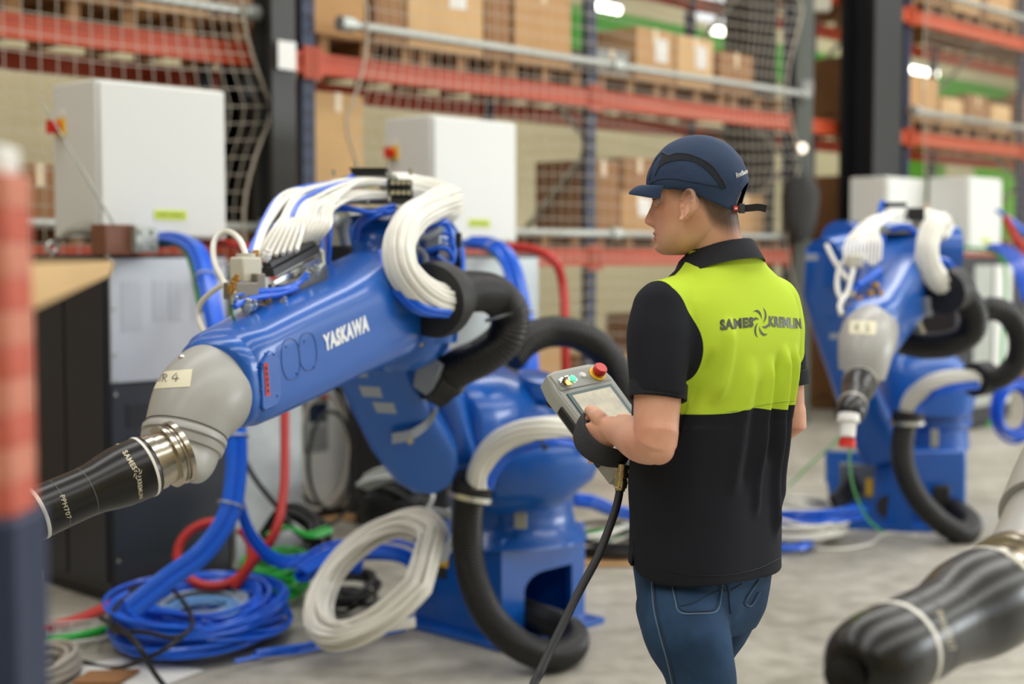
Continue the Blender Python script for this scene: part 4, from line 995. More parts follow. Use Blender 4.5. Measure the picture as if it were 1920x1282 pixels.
# leaning white coil
mj = V((.268, .0, .205)); mn = V((-.085, .27, .11))
cw = at(703, 1082, 5.35)
u3 = mj.cross(mn).normalized()
rnd = random.Random(4); mb = MB()
for j in range(64):
    f = .95-.27*rnd.random(); o_ = u3*rnd.uniform(-.035, .035); dd = mj*rnd.uniform(-.03, .03)+mn*rnd.uniform(-.03, .03)
    mb.tube([cw+o_+dd+mj*f*cos(a)+mn*f*sin(a)+u3*.006*sin(3*a+j) for a in [2*pi*k/56 for k in range(48)]], .0062, 5, True)
for j in range(3): mb.tube(cr(P((640, 1170, 5.2), (700, 1176+3*j, 5.18), (778, 1160+6*j, 5.25)), 16), .0085, 6)
o = obj('white_hose_coil', mb, M_whose); tag(o, 'large coil of white tube leaning beside the nearest robot base', 'hose')
multi('white_tube_ends', [at(780, 965, 5.6), at(815, 960, 5.6), at(850, 975, 5.6), at(845, 1010, 5.55), at(825, 1050, 5.5)], .03, 6, .006, mat('clear_tube', (200, 205, 205), .3), 'loose clear tube ends above the leaning white coil', 'tube')

# blue trunk of tubes from the galvanised cabinet
multi('blue_tube_bundle', P((285, 452, 6.5), (330, 450, 6.3), (368, 470, 6.1), (388, 530, 5.9), (402, 600, 5.75), (425, 700, 5.6), (440, 800, 5.5), (440, 900, 5.45), (424, 970, 5.4), (378, 1035, 5.35), (312, 1085, 5.3), (245, 1140, 5.25)), .038, 22, .0105, M_btube, 'thick trunk of blue tubes dropping from the cabinet tops to the blue coil', 'tube', 80, ties=(.32, .58, .66, .78), flat=.8)
multi('blue_tube_bundle', P((260, 470, 6.55), (310, 452, 6.4), (350, 462, 6.25), (370, 500, 6.1), (385, 580, 5.95)), .03, 5, .009, mat('mixed_green_tube', (90, 150, 90), .4), 'green and yellow wires beside the blue trunk over the silver door', 'cable')
multi('blue_tube_bundle', P((440, 870, 5.6), (452, 940, 5.6), (480, 1010, 5.7), (530, 1050, 5.8), (600, 1045, 5.9), (680, 1060, 5.9)), .03, 9, .009, M_btube, 'branch of blue tubes running on the floor behind the green coil', 'tube')
multi('blue_tube_branch', P((560, 1075, 5.6), (620, 1040, 5.7), (680, 1030, 5.8), (750, 1035, 5.8), (790, 1060, 5.8)), .07, 16, .009, M_btube, 'loose blue tubes on the floor seen through the leaning white coil', 'tube')
multi('blue_tube_bundle', P((880, 455, 7.4), (925, 460, 7.2), (955, 490, 7.1), (975, 560, 7.0), (988, 640, 6.9), (995, 720, 6.8), (1010, 850, 6.7)), .045, 16, .012, M_btube, 'trunk of blue tubes behind the nearest robot, left of the red hose', 'tube', ties=(.2, .5))
multi('blue_tube_bundle', P((870, 458, 7.5), (915, 470, 7.35), (945, 500, 7.3), (955, 550, 7.2)), .03, 4, .009, mat('mixed_green_tube', (90, 150, 90), .4), 'green wires beside the blue trunk behind the nearest robot', 'cable')
# red hoses
hose('red_hose', P((360, 455, 7.0), (420, 456, 6.85), (480, 474, 6.6), (520, 545, 6.35), (532, 700, 6.2), (534, 820, 6.1), (532, 920, 6.0), (515, 1000, 5.9), (470, 1060, 5.9), (440, 1100, 5.9)), .020, M_rhose, 'red hose dropping behind the wrist of the nearest robot')
hose('red_hose', P((950, 462, 7.9), (1000, 468, 7.8), (1040, 490, 7.7), (1056, 540, 7.7), (1060, 640, 7.6), (1060, 740, 7.6), (1050, 830, 7.6)), .026, M_rhose, 'red hose beside the grey upper door behind the nearest robot')
lp = [at(402, 1038, 5.95)+X*.155*cos(a)+V((0, .05*sin(a), .125*sin(a))) for a in [2*pi*k/36 for k in range(37)]]
hose('red_hose_loop', lp[8:]+lp[:6], .02, M_rhose, 'upright loop of red hose behind the blue coil', n=70)
hose('red_hose', [fl(70, 1182, .03), fl(150, 1160, .03), fl(230, 1125, .03), fl(310, 1108, .05), fl(400, 1100, .06), fl(470, 1092, .05), fl(540, 1085, .03)], .022, M_rhose, 'red hose lying on the floor from the left frame side to the blue coil')
# loose black cables over the coil
hose('black_cable', [fl(190, 1160, .12), fl(230, 1180, .17), fl(262, 1215, .16), fl(290, 1262, .05), fl(320, 1300, .02)], .010, M_rub, 'black cable falling forward over the blue coil')
hose('black_cable', [fl(240, 1105, .2), fl(310, 1100, .2), fl(345, 1130, .2), fl(360, 1170, .19), fl(330, 1195, .18), fl(270, 1185, .18), fl(210, 1180, .16), fl(215, 1140, .18), fl(250, 1110, .2)], .009, M_rub, 'loop of black cable on top of the blue coil')
hose('black_cable', [fl(90, 1228, .012), fl(150, 1240, .012), fl(220, 1252, .012), fl(300, 1222, .14), fl(345, 1190, .18)], .009, M_rub, 'black cable running to the left frame corner in front of the coil')
hose('black_cable', P((452, 850, 6.3), (480, 900, 6.2), (520, 950, 6.2), (560, 1000, 6.2), (600, 1010, 6.3)), .012, M_rub, 'black cable hanging behind the blue trunk')
coil('black_cable_coil', fl(650, 1130, .02), X*.15, Y*.25, 14, .009, M_rub, .5, .10, 31, 'black cable heap on the floor inside the leaning white coil')
# things at the left bottom corner
coil('grey_cable_coil', fl(70, 1262, .02), X*.13, Y*.22, 9, .010, mat('warm_grey_cable', (165, 158, 148), .5), .25, .07, 12, 'coil of grey cable at the bottom left corner')
o = obj('paper_sheet', MB().prism([(0, 0), (.30, -.10), (.42, .12), (.1, .3), (-.05, .2)], fl(150, 1275, .003), X, Y, V((0, 0, .002))), M_white); tag(o, 'crumpled white paper sheet on the floor at bottom left', 'paper')
tr = thing('cable_tray', 'wire cable tray with green cable on the floor at left', 'tray', fl(150, 1175, 0))
for k in range(5): obj('tray_wire', MB().tube(cr([fl(80, 1170+9*k, .03+.02*(k in (0, 4))), fl(150, 1165+9*k, .03+.02*(k in (0, 4))), fl(215, 1158+9*k, .03+.02*(k in (0, 4)))], 12), .005, 6), M_galv, tr)
for k in range(6): obj('tray_rung', MB().cyl(fl(85+25*k, 1166, .028), fl(85+25*k, 1212, .028), .004, 6), M_galv, tr)
hose('green_cable', [fl(80, 1202, .045), fl(130, 1196, .045), fl(200, 1180, .045), fl(230, 1172, .04)], .018, M_gtube, 'green cable lying in the wire tray', 'cable')
o = obj('cardboard_scrap', MB().prism([(0, 0), (.16, 0), (.2, .16), (.02, .14)], fl(135, 1284, .01), X, Y, V((0, 0, .012))), M_card3); tag(o, 'scrap of brown cardboard at the bottom left corner', 'cardboard')
# behind the leaning coil: black drum of cable, silver hose
coil('black_cable_coil', at(742, 960, 6.9)*1-V((0, 0, .05)), X*.17, Y*.18, 16, .013, M_rub, .15, .20, 15, 'tall black cable coil behind the leaning white coil')
multi('silver_cables', P((688, 905, 6.7), (720, 890, 6.6), (760, 885, 6.5), (800, 900, 6.4)), .055, 12, .012, mat('silver_cable', (190, 192, 190), .35), 'sheaf of silver grey cables above the tall black coil', 'cable')
hose('white_cable', P((770, 860, 6.5), (800, 890, 6.4), (812, 930, 6.3), (800, 965, 6.3), (850, 955, 6.2)), .008, M_whose, 'thin pale cable curling above the leaning coil', 'cable')
multi('green_wires', P((500, 1000, 6.2), (540, 985, 6.2), (580, 1000, 6.2), (620, 990, 6.3)), .04, 6, .005, M_gtube, 'thin green wires on the heap of black cable', 'cable')
multi('black_cable_heap', P((500, 1010, 6.4), (540, 960, 6.4), (590, 985, 6.4), (600, 1020, 6.3)), .07, 14, .010, M_rub, 'heap of black cables hanging below the red hose', 'cable')
o = obj('cardboard_sheet', MB().prism([(0, 0), (.5, -.05), (.55, .4), (.05, .4)], fl(560, 975, .003), X, Y, V((0, 0, .01))), M_card); tag(o, 'cardboard sheet on the floor below the hand pendant cabinet', 'cardboard')
# pendant on the pale cabinet
pc = at(590, 790, 7.72); t = thing('hand_pendant', 'grey hand pendant hung on the pale controller cabinet', 'controller', pc-V((0, 0, .2)))
obj('pendant_body', MB().box(pc, (.17, .05, .34), E, N), mat('pendant_grey', (150, 152, 150), .45), t, bevel=.015)
obj('screen', MB().box(pc-N*.027+V((0, 0, .05)), (.12, .004, .10), E, N), mat('screen_dark', (30, 40, 60), .15), t)
obj('stop_button', MB().cyl(pc-N*.02+E*.04+V((0, 0, .14)), pc-N*.05+E*.04+V((0, 0, .14)), .018, 14), M_red, t)
obj('keypad', MB().box(pc-N*.027-V((0, 0, .09)), (.12, .004, .12), E, N), mat('keypad_grey', (120, 122, 122), .5), t)
for k, (rx, rz, dz) in enumerate(((.20, .34, .0), (.17, .30, .03), (.23, .38, -.02), (.15, .26, .02))):
    cc = at(600, 830+10*k, 7.7-.02*k); hose('hanging_cable', [cc+E*rx*cos(a)+V((0, 0, rz*sin(a)))-N*.03*k for a in [2*pi*z/24 for z in range(25)]], .011, M_rub if k != 1 else mat('warm_grey_cable', (165, 158, 148), .5),
        '%s hanging loop of %s cable on the pale cabinet' % (['middle', 'narrow', 'widest', 'smallest'][k], 'black' if k != 1 else 'grey'), 'cable', grp='cable loops under the hand pendant')
# right of robot 1 base
multi('blue_tube_bundle', [fl(1075, 935, .28), fl(1110, 940, .26), fl(1150, 955, .2), fl(1200, 965, .15), fl(1260, 965, .1)], .05, 12, .012, M_btube, 'blue tubes on the floor between the nearest robot and the man', 'tube')
multi('green_white_wires', [fl(1070, 1010, .06), fl(1110, 1012, .06), fl(1160, 1000, .06), fl(1200, 985, .06)], .07, 8, .008, M_gtube, 'green wires on the floor between the nearest robot and the man', 'cable')
multi('white_wires', [fl(1070, 1018, .09), fl(1110, 1018, .08), fl(1165, 1000, .08), fl(1190, 975, .08)], .06, 6, .008, M_whose, 'white wires on the floor beside the green ones left of the man', 'cable')
coil('black_cable_coil', fl(1150, 1028, .02), X*.22, Y*.3, 12, .012, M_rub, .35, .08, 21, 'flat coil of black cable on the floor left of the man')
o = obj('cardboard_sheet', MB().prism([(0, 0), (.45, 0), (.5, .35), (.05, .35)], fl(1085, 1062, .004), X, Y, V((0, 0, .01))), M_card); tag(o, 'cardboard sheet under the black coil left of the man', 'cardboard')
# right of the man
coil('white_hose_coil', fl(1500, 1000, .03), X*.26, Y*.30, 16, .011, M_whose, .5, .10, 23, 'flat coil of white tube on the floor right of the man')
coil('blue_hose_coil', fl(1470, 1022, .015), X*.14, Y*.2, 6, .010, M_btube, .3, .03, 24, 'small blue coil at the edge of the white coil beside the man')
multi('blue_tube_bundle', [fl(1440, 970, .12), fl(1500, 972, .14), fl(1560, 968, .15), fl(1610, 960, .12)], .06, 12, .011, M_btube, 'blue tubes above the flat white coil right of the man', 'tube')
multi('white_wires', [fl(1440, 945, .1), fl(1490, 940, .16), fl(1540, 948, .1), fl(1580, 960, .06)], .06, 8, .010, M_whose, 'white cables lying behind the flat white coil', 'cable')
hose('white_cable', [fl(1480, 1020, .012), fl(1560, 1030, .012), fl(1630, 1020, .012), fl(1660, 1000, .012), fl(1720, 1005, .012)], .008, M_whose, 'thin white cable trailing toward the second robot base', 'cable')
hose('green_wire', P((1595, 838, 5.6), (1593, 870, 6.2), (1602, 920, 6.8), (1625, 970, 7.2), (1655, 998, 7.5)), .006, M_gtube, 'green wire hanging from the red tip to the floor', 'wire')
hose('green_wire', P((1480, 910, 8.3), (1520, 870, 8.4), (1570, 825, 8.5), (1580, 800, 8.6)), .006, M_gtube, 'green wire rising behind the man to the second robot', 'wire')
cb = at(1905, 770, 8.5); rnd = random.Random(9); mb = MB()
for j in range(16):
    f = 1-.4*rnd.random(); mb.tube([cb+X*.14*f*cos(a)+V((0, .05*sin(j), .20*f*sin(a)+rnd.uniform(-.0, .0)))+Y*.03*rnd.uniform(-1, 1)*0 for a in [2*pi*k/36 for k in range(36)]], .012, 6, True)
o = obj('blue_hose_coil', mb, M_btube); tag(o, 'hanging coil of blue tube at the right frame edge', 'hose')
multi('blue_tube_bundle', P((1870, 395, 11.5), (1895, 410, 11.4), (1930, 440, 11.3)), .03, 4, .012, M_btube, 'blue tubes at the right edge above the far cabinets', 'tube')
multi('blue_tube_bundle', P((1862, 465, 10.5), (1890, 475, 10.2), (1915, 500, 9.8), (1935, 560, 9.5)), .06, 10, .014, M_btube, 'blue tubes at the right frame edge behind the second robot', 'tube')
hose('red_hose', P((1885, 405, 11), (1900, 440, 11), (1925, 470, 11)), .028, M_rhose, 'short piece of red hose at the right frame edge')
hose('green_wire', P((1800, 462, 10.8), (1868, 475, 10.6), (1886, 520, 10.5), (1880, 640, 10.4), (1872, 760, 10.3), (1850, 800, 10.3)), .012, M_gtube, 'green wire hanging in front of the far black cabinet', 'wire')
o = obj('cardboard_sheet', MB().prism([(0, 0), (.3, 0), (.3, .1), (0, .1)], at(1545, 447, 10.5), X, Y, V((0, 0, .1))), mat('orange_card', (190, 130, 70), .8))
bpy.data.objects.remove(o)
# foreground left: striped guard post with a sheet of board
fp = at(14, 1000, 1.22); fp.z = 0
t = thing('striped_post', 'red and white striped guard post with a navy base at the left edge', 'post', fp)
def fz(y): return at(28, y, 1.22).z
for k in range(10):
    z1 = fz(330+63*k); z0 = fz(330+63*(k+1))
    obj('stripe', MB().box(V((fp.x-.015, fp.y, (z0+z1)/2)), (.062, .06, z1-z0)), mat('stripe_red', (206, 104, 88), .4) if k % 2 else mat('stripe_pale', (216, 138, 118), .4), t, bevel=.002)
obj('post_cap', MB().box(V((fp.x-.015, fp.y, fz(330)+.012)), (.05, .05, .024)), M_white, t, bevel=.004)
obj('post_base', MB().box(V((fp.x-.02, fp.y, fz(960)/2)), (.085, .08, fz(960))), M_navy, t, bevel=.004)
bp_ = P((40, 492, 1.28), (212, 488, 1.75), (206, 504, 1.72), (40, 572, 1.22))
mb = MB(); n_ = V((0, 0, -.008)); mb.add(bp_+[p+n_ for p in bp_], [[0, 1, 2, 3], [7, 6, 5, 4], [0, 4, 5, 1], [1, 5, 6, 2], [2, 6, 7, 3], [3, 7, 4, 0]])
o = obj('board', mb, mat('plywood', (206, 172, 122), .7, var=.05)); tag(o, 'blurred tan board jutting right from the striped post', 'board')
# ---------------------------------------------------------------- the man
def skin_material(name, attr_hair=True):
    m = mat(name, (222, 168, 142), .5, bump=.05, bscale=220, sss=.12, spec=.4)
    nt = m.node_tree; b = nt.nodes['Principled BSDF']
    tc = nt.nodes.new('ShaderNodeTexCoord'); n = nt.nodes.new('ShaderNodeTexNoise'); n.inputs['Scale'].default_value = 14
    nt.links.new(tc.outputs['Object'], n.inputs['Vector'])
    r = nt.nodes.new('ShaderNodeValToRGB'); r.color_ramp.elements[0].position = .3; r.color_ramp.elements[1].position = .7
    r.color_ramp.elements[0].color = [lin(216), lin(152), lin(126), 1]; r.color_ramp.elements[1].color = [lin(230), lin(178), lin(150), 1]
    nt.links.new(n.outputs['Fac'], r.inputs['Fac'])
    at_ = nt.nodes.new('ShaderNodeAttribute'); at_.attribute_name = 'hair'
    n2 = nt.nodes.new('ShaderNodeTexNoise'); n2.inputs['Scale'].default_value = 900; nt.links.new(tc.outputs['Object'], n2.inputs['Vector'])
    mr = nt.nodes.new('ShaderNodeMath'); mr.operation = 'MULTIPLY_ADD'; mr.inputs[1].default_value = .5; mr.inputs[2].default_value = .75
    nt.links.new(n2.outputs['Fac'], mr.inputs[0])
    mu = nt.nodes.new('ShaderNodeMath'); mu.operation = 'MULTIPLY'; mu.use_clamp = True
    nt.links.new(at_.outputs['Fac'], mu.inputs[0]); nt.links.new(mr.outputs[0], mu.inputs[1])
    mx = nt.nodes.new('ShaderNodeMix'); mx.data_type = 'RGBA'
    nt.links.new(mu.outputs[0], mx.inputs['Factor']); nt.links.new(r.outputs['Color'], mx.inputs[6]); mx.inputs[7].default_value = [lin(78), lin(62), lin(50), 1]
    a2 = nt.nodes.new('ShaderNodeAttribute'); a2.attribute_name = 'lips'
    m2 = nt.nodes.new('ShaderNodeMix'); m2.data_type = 'RGBA'; nt.links.new(a2.outputs['Fac'], m2.inputs['Factor'])
    nt.links.new(mx.outputs[2], m2.inputs[6]); m2.inputs[7].default_value = [lin(178), lin(98), lin(88), 1]
    nt.links.new(m2.outputs[2], b.inputs['Base Color'])
    return m
M_skin = skin_material('skin')
def remesh(mb, vox, sm=3, smf=.5):
    me = bpy.data.meshes.new('tmp'); me.from_pydata([tuple(v) for v in mb.v], [], mb.f)
    bm = bmesh.new(); bm.from_mesh(me); bmesh.ops.recalc_face_normals(bm, faces=bm.faces); bmesh.ops.triangulate(bm, faces=bm.faces); bm.to_mesh(me); bm.free()
    o = bpy.data.objects.new('tmp', me); COL.objects.link(o)
    r = o.modifiers.new('r', 'REMESH'); r.mode = 'VOXEL'; r.voxel_size = vox
    s = o.modifiers.new('s', 'SMOOTH'); s.iterations = sm; s.factor = smf
    dg = bpy.context.evaluated_depsgraph_get(); dg.update()
    out = bpy.data.meshes.new_from_object(o.evaluated_get(dg))
    bpy.data.objects.remove(o); bpy.data.meshes.remove(me)
    return out
def obj_me(name, me, m, parent, **kw):
    off = wloc(parent); me.transform(Matrix.Translation(-off)); me.materials.clear()
    for x in (m if isinstance(m, (list, tuple)) else [m]): me.materials.append(x)
    me.shade_smooth(); o = bpy.data.objects.new(name, me); COL.objects.link(o); o.parent = parent
    for k, x in kw.items(): o[k] = x
    return o
def sstep(a, b, x):
    t = max(0, min(1, (x-a)/(b-a))); return t*t*(3-2*t)
MAN = thing('person', 'man in navy cap and black and lime polo shirt holding a hand pendant', 'person', V((.40, 2.92, 0)))
FW = V((-.7071, .7071, 0)); LW = V((-.7071, -.7071, 0)); UP = V((0, 0, 1))
# torso table: z, cx, cy, a (lateral), b (depth)
TT = [(.86, .398, 2.895, .178, .133), (.92, .398, 2.895, .176, .130), (1.0, .398, 2.893, .172, .127), (1.10, .400, 2.892, .175, .126), (1.20, .406, 2.89, .182, .130), (1.28, .414, 2.89, .192, .133),
      (1.35, .420, 2.89, .200, .130), (1.40, .424, 2.89, .202, .120), (1.44, .426, 2.89, .192, .106), (1.47, .427, 2.888, .160, .092), (1.50, .428, 2.886, .110, .078), (1.53, .427, 2.884, .078, .068), (1.548, .425, 2.882, .070, .066)]
def trings(z0, z1, n, k=0.0, seg=64, ex=2.35):
    out = []
    for i in range(n):
        z = z0+(z1-z0)*i/(n-1); cx_, cy_, a, b = interp(TT, z)
        out.append(ring(V((cx_, cy_, z)), LW*(a-k), FW*(b-k), seg, ex))
    return out
def limb(mb, pts, n=24, seg=24, ez=1.0):
    """pts: (Vector, radius)"""
    P_ = cr([p for p, r in pts], n); L = [0]
    for i in range(1, len(pts)): L.append(L[-1]+(pts[i][0]-pts[i-1][0]).length)
    tab = [(L[i]/L[-1], pts[i][1]) for i in range(len(pts))]
    mb.tube(P_, [interp(tab, i/(n-1))[0] for i in range(n)], seg)
    for p, r in (pts[0], pts[-1]): mb.ball(p, r*.97, n=20, m=14)
# joints
LS = V((.292, 2.752, 1.425)); LE = at(1228, 826, 2.70); LWR = at(1146, 804, 2.90)
RS = V((.562, 3.022, 1.420)); RE = at(1474, 792, 3.04); RWR = V((.350, 3.175, 1.165))
# head frame
HO = V((.366, 2.868, 1.532)); HF = V((-.951, .309, 0)); HL = V((-.309, -.951, 0))
HT = [(0.000, .060, .024, .016), (.004, .068, .006, .028), (.012, .0745, -.012, .040), (.024, .0765, -.030, .050), (.04, .077, -.048, .0575), (.06, .0785, -.064, .063), (.08, .080, -.076, .067), (.11, .081, -.088, .070), (.128, .088, -.094, .072),
      (.15, .087, -.094, .0725), (.18, .073, -.086, .066), (.203, .048, -.066, .051), (.216, .024, -.042, .032), (.222, .004, -.018, .014)]
NT = [(.05, .0, .012), (.056, .006, .014), (.061, .017, .015), (.066, .0225, .0145), (.072, .0225, .0115), (.085, .0155, .009), (.10, .0085, .0085), (.112, .004, .009), (.125, .001, .01)]
def g1(x, c, s): return math.exp(-((x-c)/s)**2)
def headpt(z, ph):
    ff, fb, w_ = interp(HT, z); fc_ = (ff+fb)/2; sd_ = (ff-fb)/2; a = cos(ph); b = sin(ph)
    e_ = 2/2.25; ca = math.copysign(abs(a)**e_, a); sb = math.copysign(abs(b)**e_, b)
    nar = 1-.13*max(0, ca)*sstep(.2, 0, z)
    f = fc_+sd_*ca; l = w_*sb*nar
    if a > 0:
        k = sstep(0, .5, a)
        if .045 < z < .13:
            A, s = interp(NT, z); f += k*A*math.exp(-(l/s)**2)
            f += k*.004*(g1(abs(l), .013, .005))*g1(z, .063, .006)
        f += k*(.0075*g1(z, .0435, .0045)+.0065*g1(z, .0335, .005)-.0045*g1(z, .0387, .0022))*math.exp(-(l/.020)**2)
        f += k*.005*g1(z, .013, .010)*math.exp(-(l/.020)**2) - k*.003*g1(z, .025, .005)*math.exp(-(l/.02)**2)
        f += k*.0035*g1(z, .124, .006)*g1(abs(l), .026, .020)
        f -= k*.0095*g1(z, .107, .0085)*g1(abs(l), .031, .014)
        f += k*.003*g1(z, .085, .012)*g1(abs(l), .045, .015)
    return HO+HF*f+HL*l+UP*z
bm_ = MB()
NR = 84; NS = 150
rings = [[headpt(.222*(i/(NR-1)), 2*pi*k/NS) for k in range(NS)] for i in range(NR)]
bm_.loft(rings)
# neck
bm_.loft([ring(V((x, y, z)), HL*b, HF*a, 32) for z, x, y, a, b in [(1.42, .424, 2.888, .078, .09), (1.46, .424, 2.887, .070, .074), (1.50, .420, 2.884, .061, .061), (1.54, .412, 2.879, .057, .057), (1.575, .403, 2.872, .058, .056), (1.61, .396, 2.868, .058, .056), (1.64, .39, 2.866, .055, .052)]])
# ears
def ear(sg):
    c = HO+HF*-.004+HL*(.0815*sg)+UP*.0975
    bk = (HF*-cos(.62)+HL*(sin(.62)*sg)).normalized(); up_ = (UP+HF*-.18).normalized(); out = (HL*sg*cos(.62)+HF*sin(.62)).normalized()
    NT_ = 36; rr = [0.001, .2, .4, .55, .68, .8, .9, .97, 1.0]
    def rad(th):
        x = cos(th); y = sin(th); return .0185*(1+.10*y+.12*max(0, x)), .0325*(1.02 if y > 0 else 1.0)
    def h_(ro, th):
        x = cos(th); y = sin(th); rim = .0092*g1(ro, .9, .10)*(1 if x > -.55 or y > .2 else .5)
        anti = .0045*g1(ro, .56, .13)*sstep(-.3, .4, x)
        lobe = .003*sstep(-.5, -.9, y)
        return .003+rim+anti+lobe-.001*(1-ro)
    top = [];
    for ro in rr:
        top.append([c+bk*(rad(2*pi*k/NT_)[0]*ro*cos(2*pi*k/NT_)*(.8 if sin(2*pi*k/NT_) < -.5 else 1))+up_*(rad(2*pi*k/NT_)[1]*ro*sin(2*pi*k/NT_))+out*h_(ro, 2*pi*k/NT_) for k in range(NT_)])
    bot = [[c+bk*(rad(2*pi*k/NT_)[0]*ro*cos(2*pi*k/NT_)*(.8 if sin(2*pi*k/NT_) < -.5 else 1))+up_*(rad(2*pi*k/NT_)[1]*ro*sin(2*pi*k/NT_))+out*(-.001 if ro > .6 else -.020) for k in range(NT_)] for ro in (.97, .8, .55, .2)]
    bm_.loft(top+bot)
    bm_.ball(c-bk*.014-up_*.004+out*.002, .005, n=10, m=8)
for sg in (1, -1): ear(sg)
# torso core (kept well inside the shirt), hips, legs
bm_.loft(trings(.93, 1.52, 18, .022, 40))
LK = at(1322, 1400, 2.86); LK.z = .50; RK = V((.415, 3.08, .50))
LHp = V((.338, 2.845, .84)); RHp = V((.446, 2.955, .84)); LF = V((.385, 2.86, .08)); RF = V((.43, 3.12, .08))
limb(bm_, [(LHp, .055), (at(1285, 1180, 2.82), .055), (at(1313, 1262, 2.82), .050), (LK, .045), ((LK+LF)/2, .042), (LF, .032)], 20, 16)
limb(bm_, [(RHp, .050), (V((.418, 2.99, .74)), .050), (V((.407, 3.02, .66)), .046), (RK, .042), ((RK+RF)/2, .040), (RF, .032)], 20, 16)
# arms
limb(bm_, [(LS, .048), (LS.lerp(LE, .5)+V((0, 0, .0)), .047), (LS.lerp(LE, .85), .0435), (LE, .0425), (LE.lerp(LWR, .28)+V((0, 0, -.006)), .0440), (LE.lerp(LWR, .62), .0365), (LE.lerp(LWR, .9), .0275), (LWR, .0265)], 40, 28)
bm_.ball(LE+V((.006, -.008, -.014)), .031, n=24, m=16)
limb(bm_, [(RS, .048), (RS.lerp(RE, .5), .046), (RS.lerp(RE, .85), .042), (RE, .041), (RE.lerp(RWR, .3), .040), (RE.lerp(RWR, .65), .034), (RWR, .026)], 36, 24)
# pendant frame
PW = V((.77, .62, .11)).normalized(); PV = V((-.375, .65, .72)); PV = (PV-PW*PV.dot(PW)).normalized(); PN = PW.cross(PV).normalized()
PC = at(1013, 714, 3.11)+PW*.083-PV*.143
def pp(a, b, h=0): return PC+PW*a+PV*b+PN*h
def onpl(px, py, h=0):
    d = at(px, py, 1)-CC; return CC+d*((pp(0, 0, h)-CC).dot(PN)/d.dot(PN))
# hands
def hand(wr, kn, wd, nrm, fingers, thumb, hw=.040):
    """wr wrist, kn knuckle centre, wd width direction, nrm back-of-hand normal"""
    wd = wd.normalized(); ax = (kn-wr).normalized()
    rg = []
    for t, a, b in ((-.1, .027, .022), (.15, .029, .021), (.4, .036, .020), (.7, .041, .0175), (.95, .040, .0145), (1.05, .034, .010)):
        rg.append(ring(wr.lerp(kn, t)+nrm*.002, wd*a*hw/.04, nrm*b, 28, 2.6))
    bm_.loft(rg)
    for pts, r in fingers:
        n = len(pts); limb(bm_, [(pts[i], r*(1-.09*i)) for i in range(n)], 16, 14)
    limb(bm_, [(p, r) for p, r in thumb], 18, 14)
# left hand: under the left edge of the pendant, thumb over the face
LKn = at(1101, 836, 2.945)
lw = (at(1080, 800, 2.95)-at(1122, 866, 2.93)).normalized()
lax = (LKn-LWR).normalized(); lnr = lax.cross(lw).normalized()
if lnr.dot(CC-LKn) < 0: lnr = -lnr
fing = []
for i, (o, r, L) in enumerate([(.030, .0095, 1.0), (.011, .0098, 1.1), (-.009, .0093, 1.05), (-.028, .0082, .85)]):
    b0 = LKn+lw*o-lnr*.002; d1 = (lax*.9-lnr*.45).normalized(); d2 = (lax*.2-lnr*1).normalized(); d3 = (-lax*.5-lnr*.75+V((.3, .2, 0))).normalized()
    fing.append(([b0-lax*.012, b0+lax*.006, b0+d1*.030*L, b0+d1*.030*L+d2*.026*L, b0+d1*.030*L+d2*.026*L+d3*.020*L], r))
hand(LWR, LKn, lw, lnr, fing, [(at(1136, 800, 2.905), .018), (at(1124, 784, 2.91), .0165), (at(1114, 775, 2.935), .0140), (onpl(1106, 771, .040), .0125), (onpl(1104, 780, .033), .0108)], .040)
# right hand: behind the right edge of the pendant
RKn = pp(.115, -.045, -.012)
rax = (RKn-RWR).normalized(); rw = PV.copy(); rn = rax.cross(rw).normalized()
if rn.dot(PN) < 0: rn = -rn
fing = []
for o, r in ((.028, .0092), (.009, .0096), (-.010, .0092), (-.028, .008)):
    b0 = RKn+rw*o
    fing.append(([b0-rax*.01, b0+rax*.012-rn*.008, b0+rax*.030-rn*.024, b0+rax*.052-rn*.030], r))
hand(RWR, RKn, rw, rn, fing, [(RWR.lerp(RKn, .5)+rn*.012, .015), (onpl(1205, 792, .028), .0125), (onpl(1182, 785, .038), .0112), (onpl(1162, 784, .034), .0098)], .038)
body_me = remesh(bm_, .0024, 2, .45)
# masks
nv = len(body_me.vertices); hair = [0.0]*nv; lips = [0.0]*nv
for i, v in enumerate(body_me.vertices):
    q = v.co-HO; z = q.z
    if -.06 < z < .25:
        f = q.dot(HF); l = abs(q.dot(HL))
        bz = interp([(-.12, .070), (-.09, .045), (-.07, .042), (-.045, .060), (-.02, .105), (.02, .112), (.035, .118), (.1, .17)], f)[0] if f < .1 else .18
        h = sstep(bz-.016, bz+.024, z)*(.9 if f < -.02 else .75)
        if l < .02 and f > -.02: h = 0
        hair[i] = h*sstep(.052, .03, f)
        beard = .16*sstep(.06, .02, z)*sstep(.01, .03, f)*sstep(-.02, .0, z)
        hair[i] = max(hair[i], beard)
        if f > .06 and .029 < z < .048 and l < .026: lips[i] = .8*sstep(.026, .02, l)*sstep(.029, .032, z)*sstep(.048, .045, z)
for nm, dat in (('hair', hair), ('lips', lips)):
    a = body_me.attributes.new(nm, 'FLOAT', 'POINT'); a.data.foreach_set('value', dat)
body = obj_me('body', body_me, M_skin, MAN)
bt_ = bvh(body)
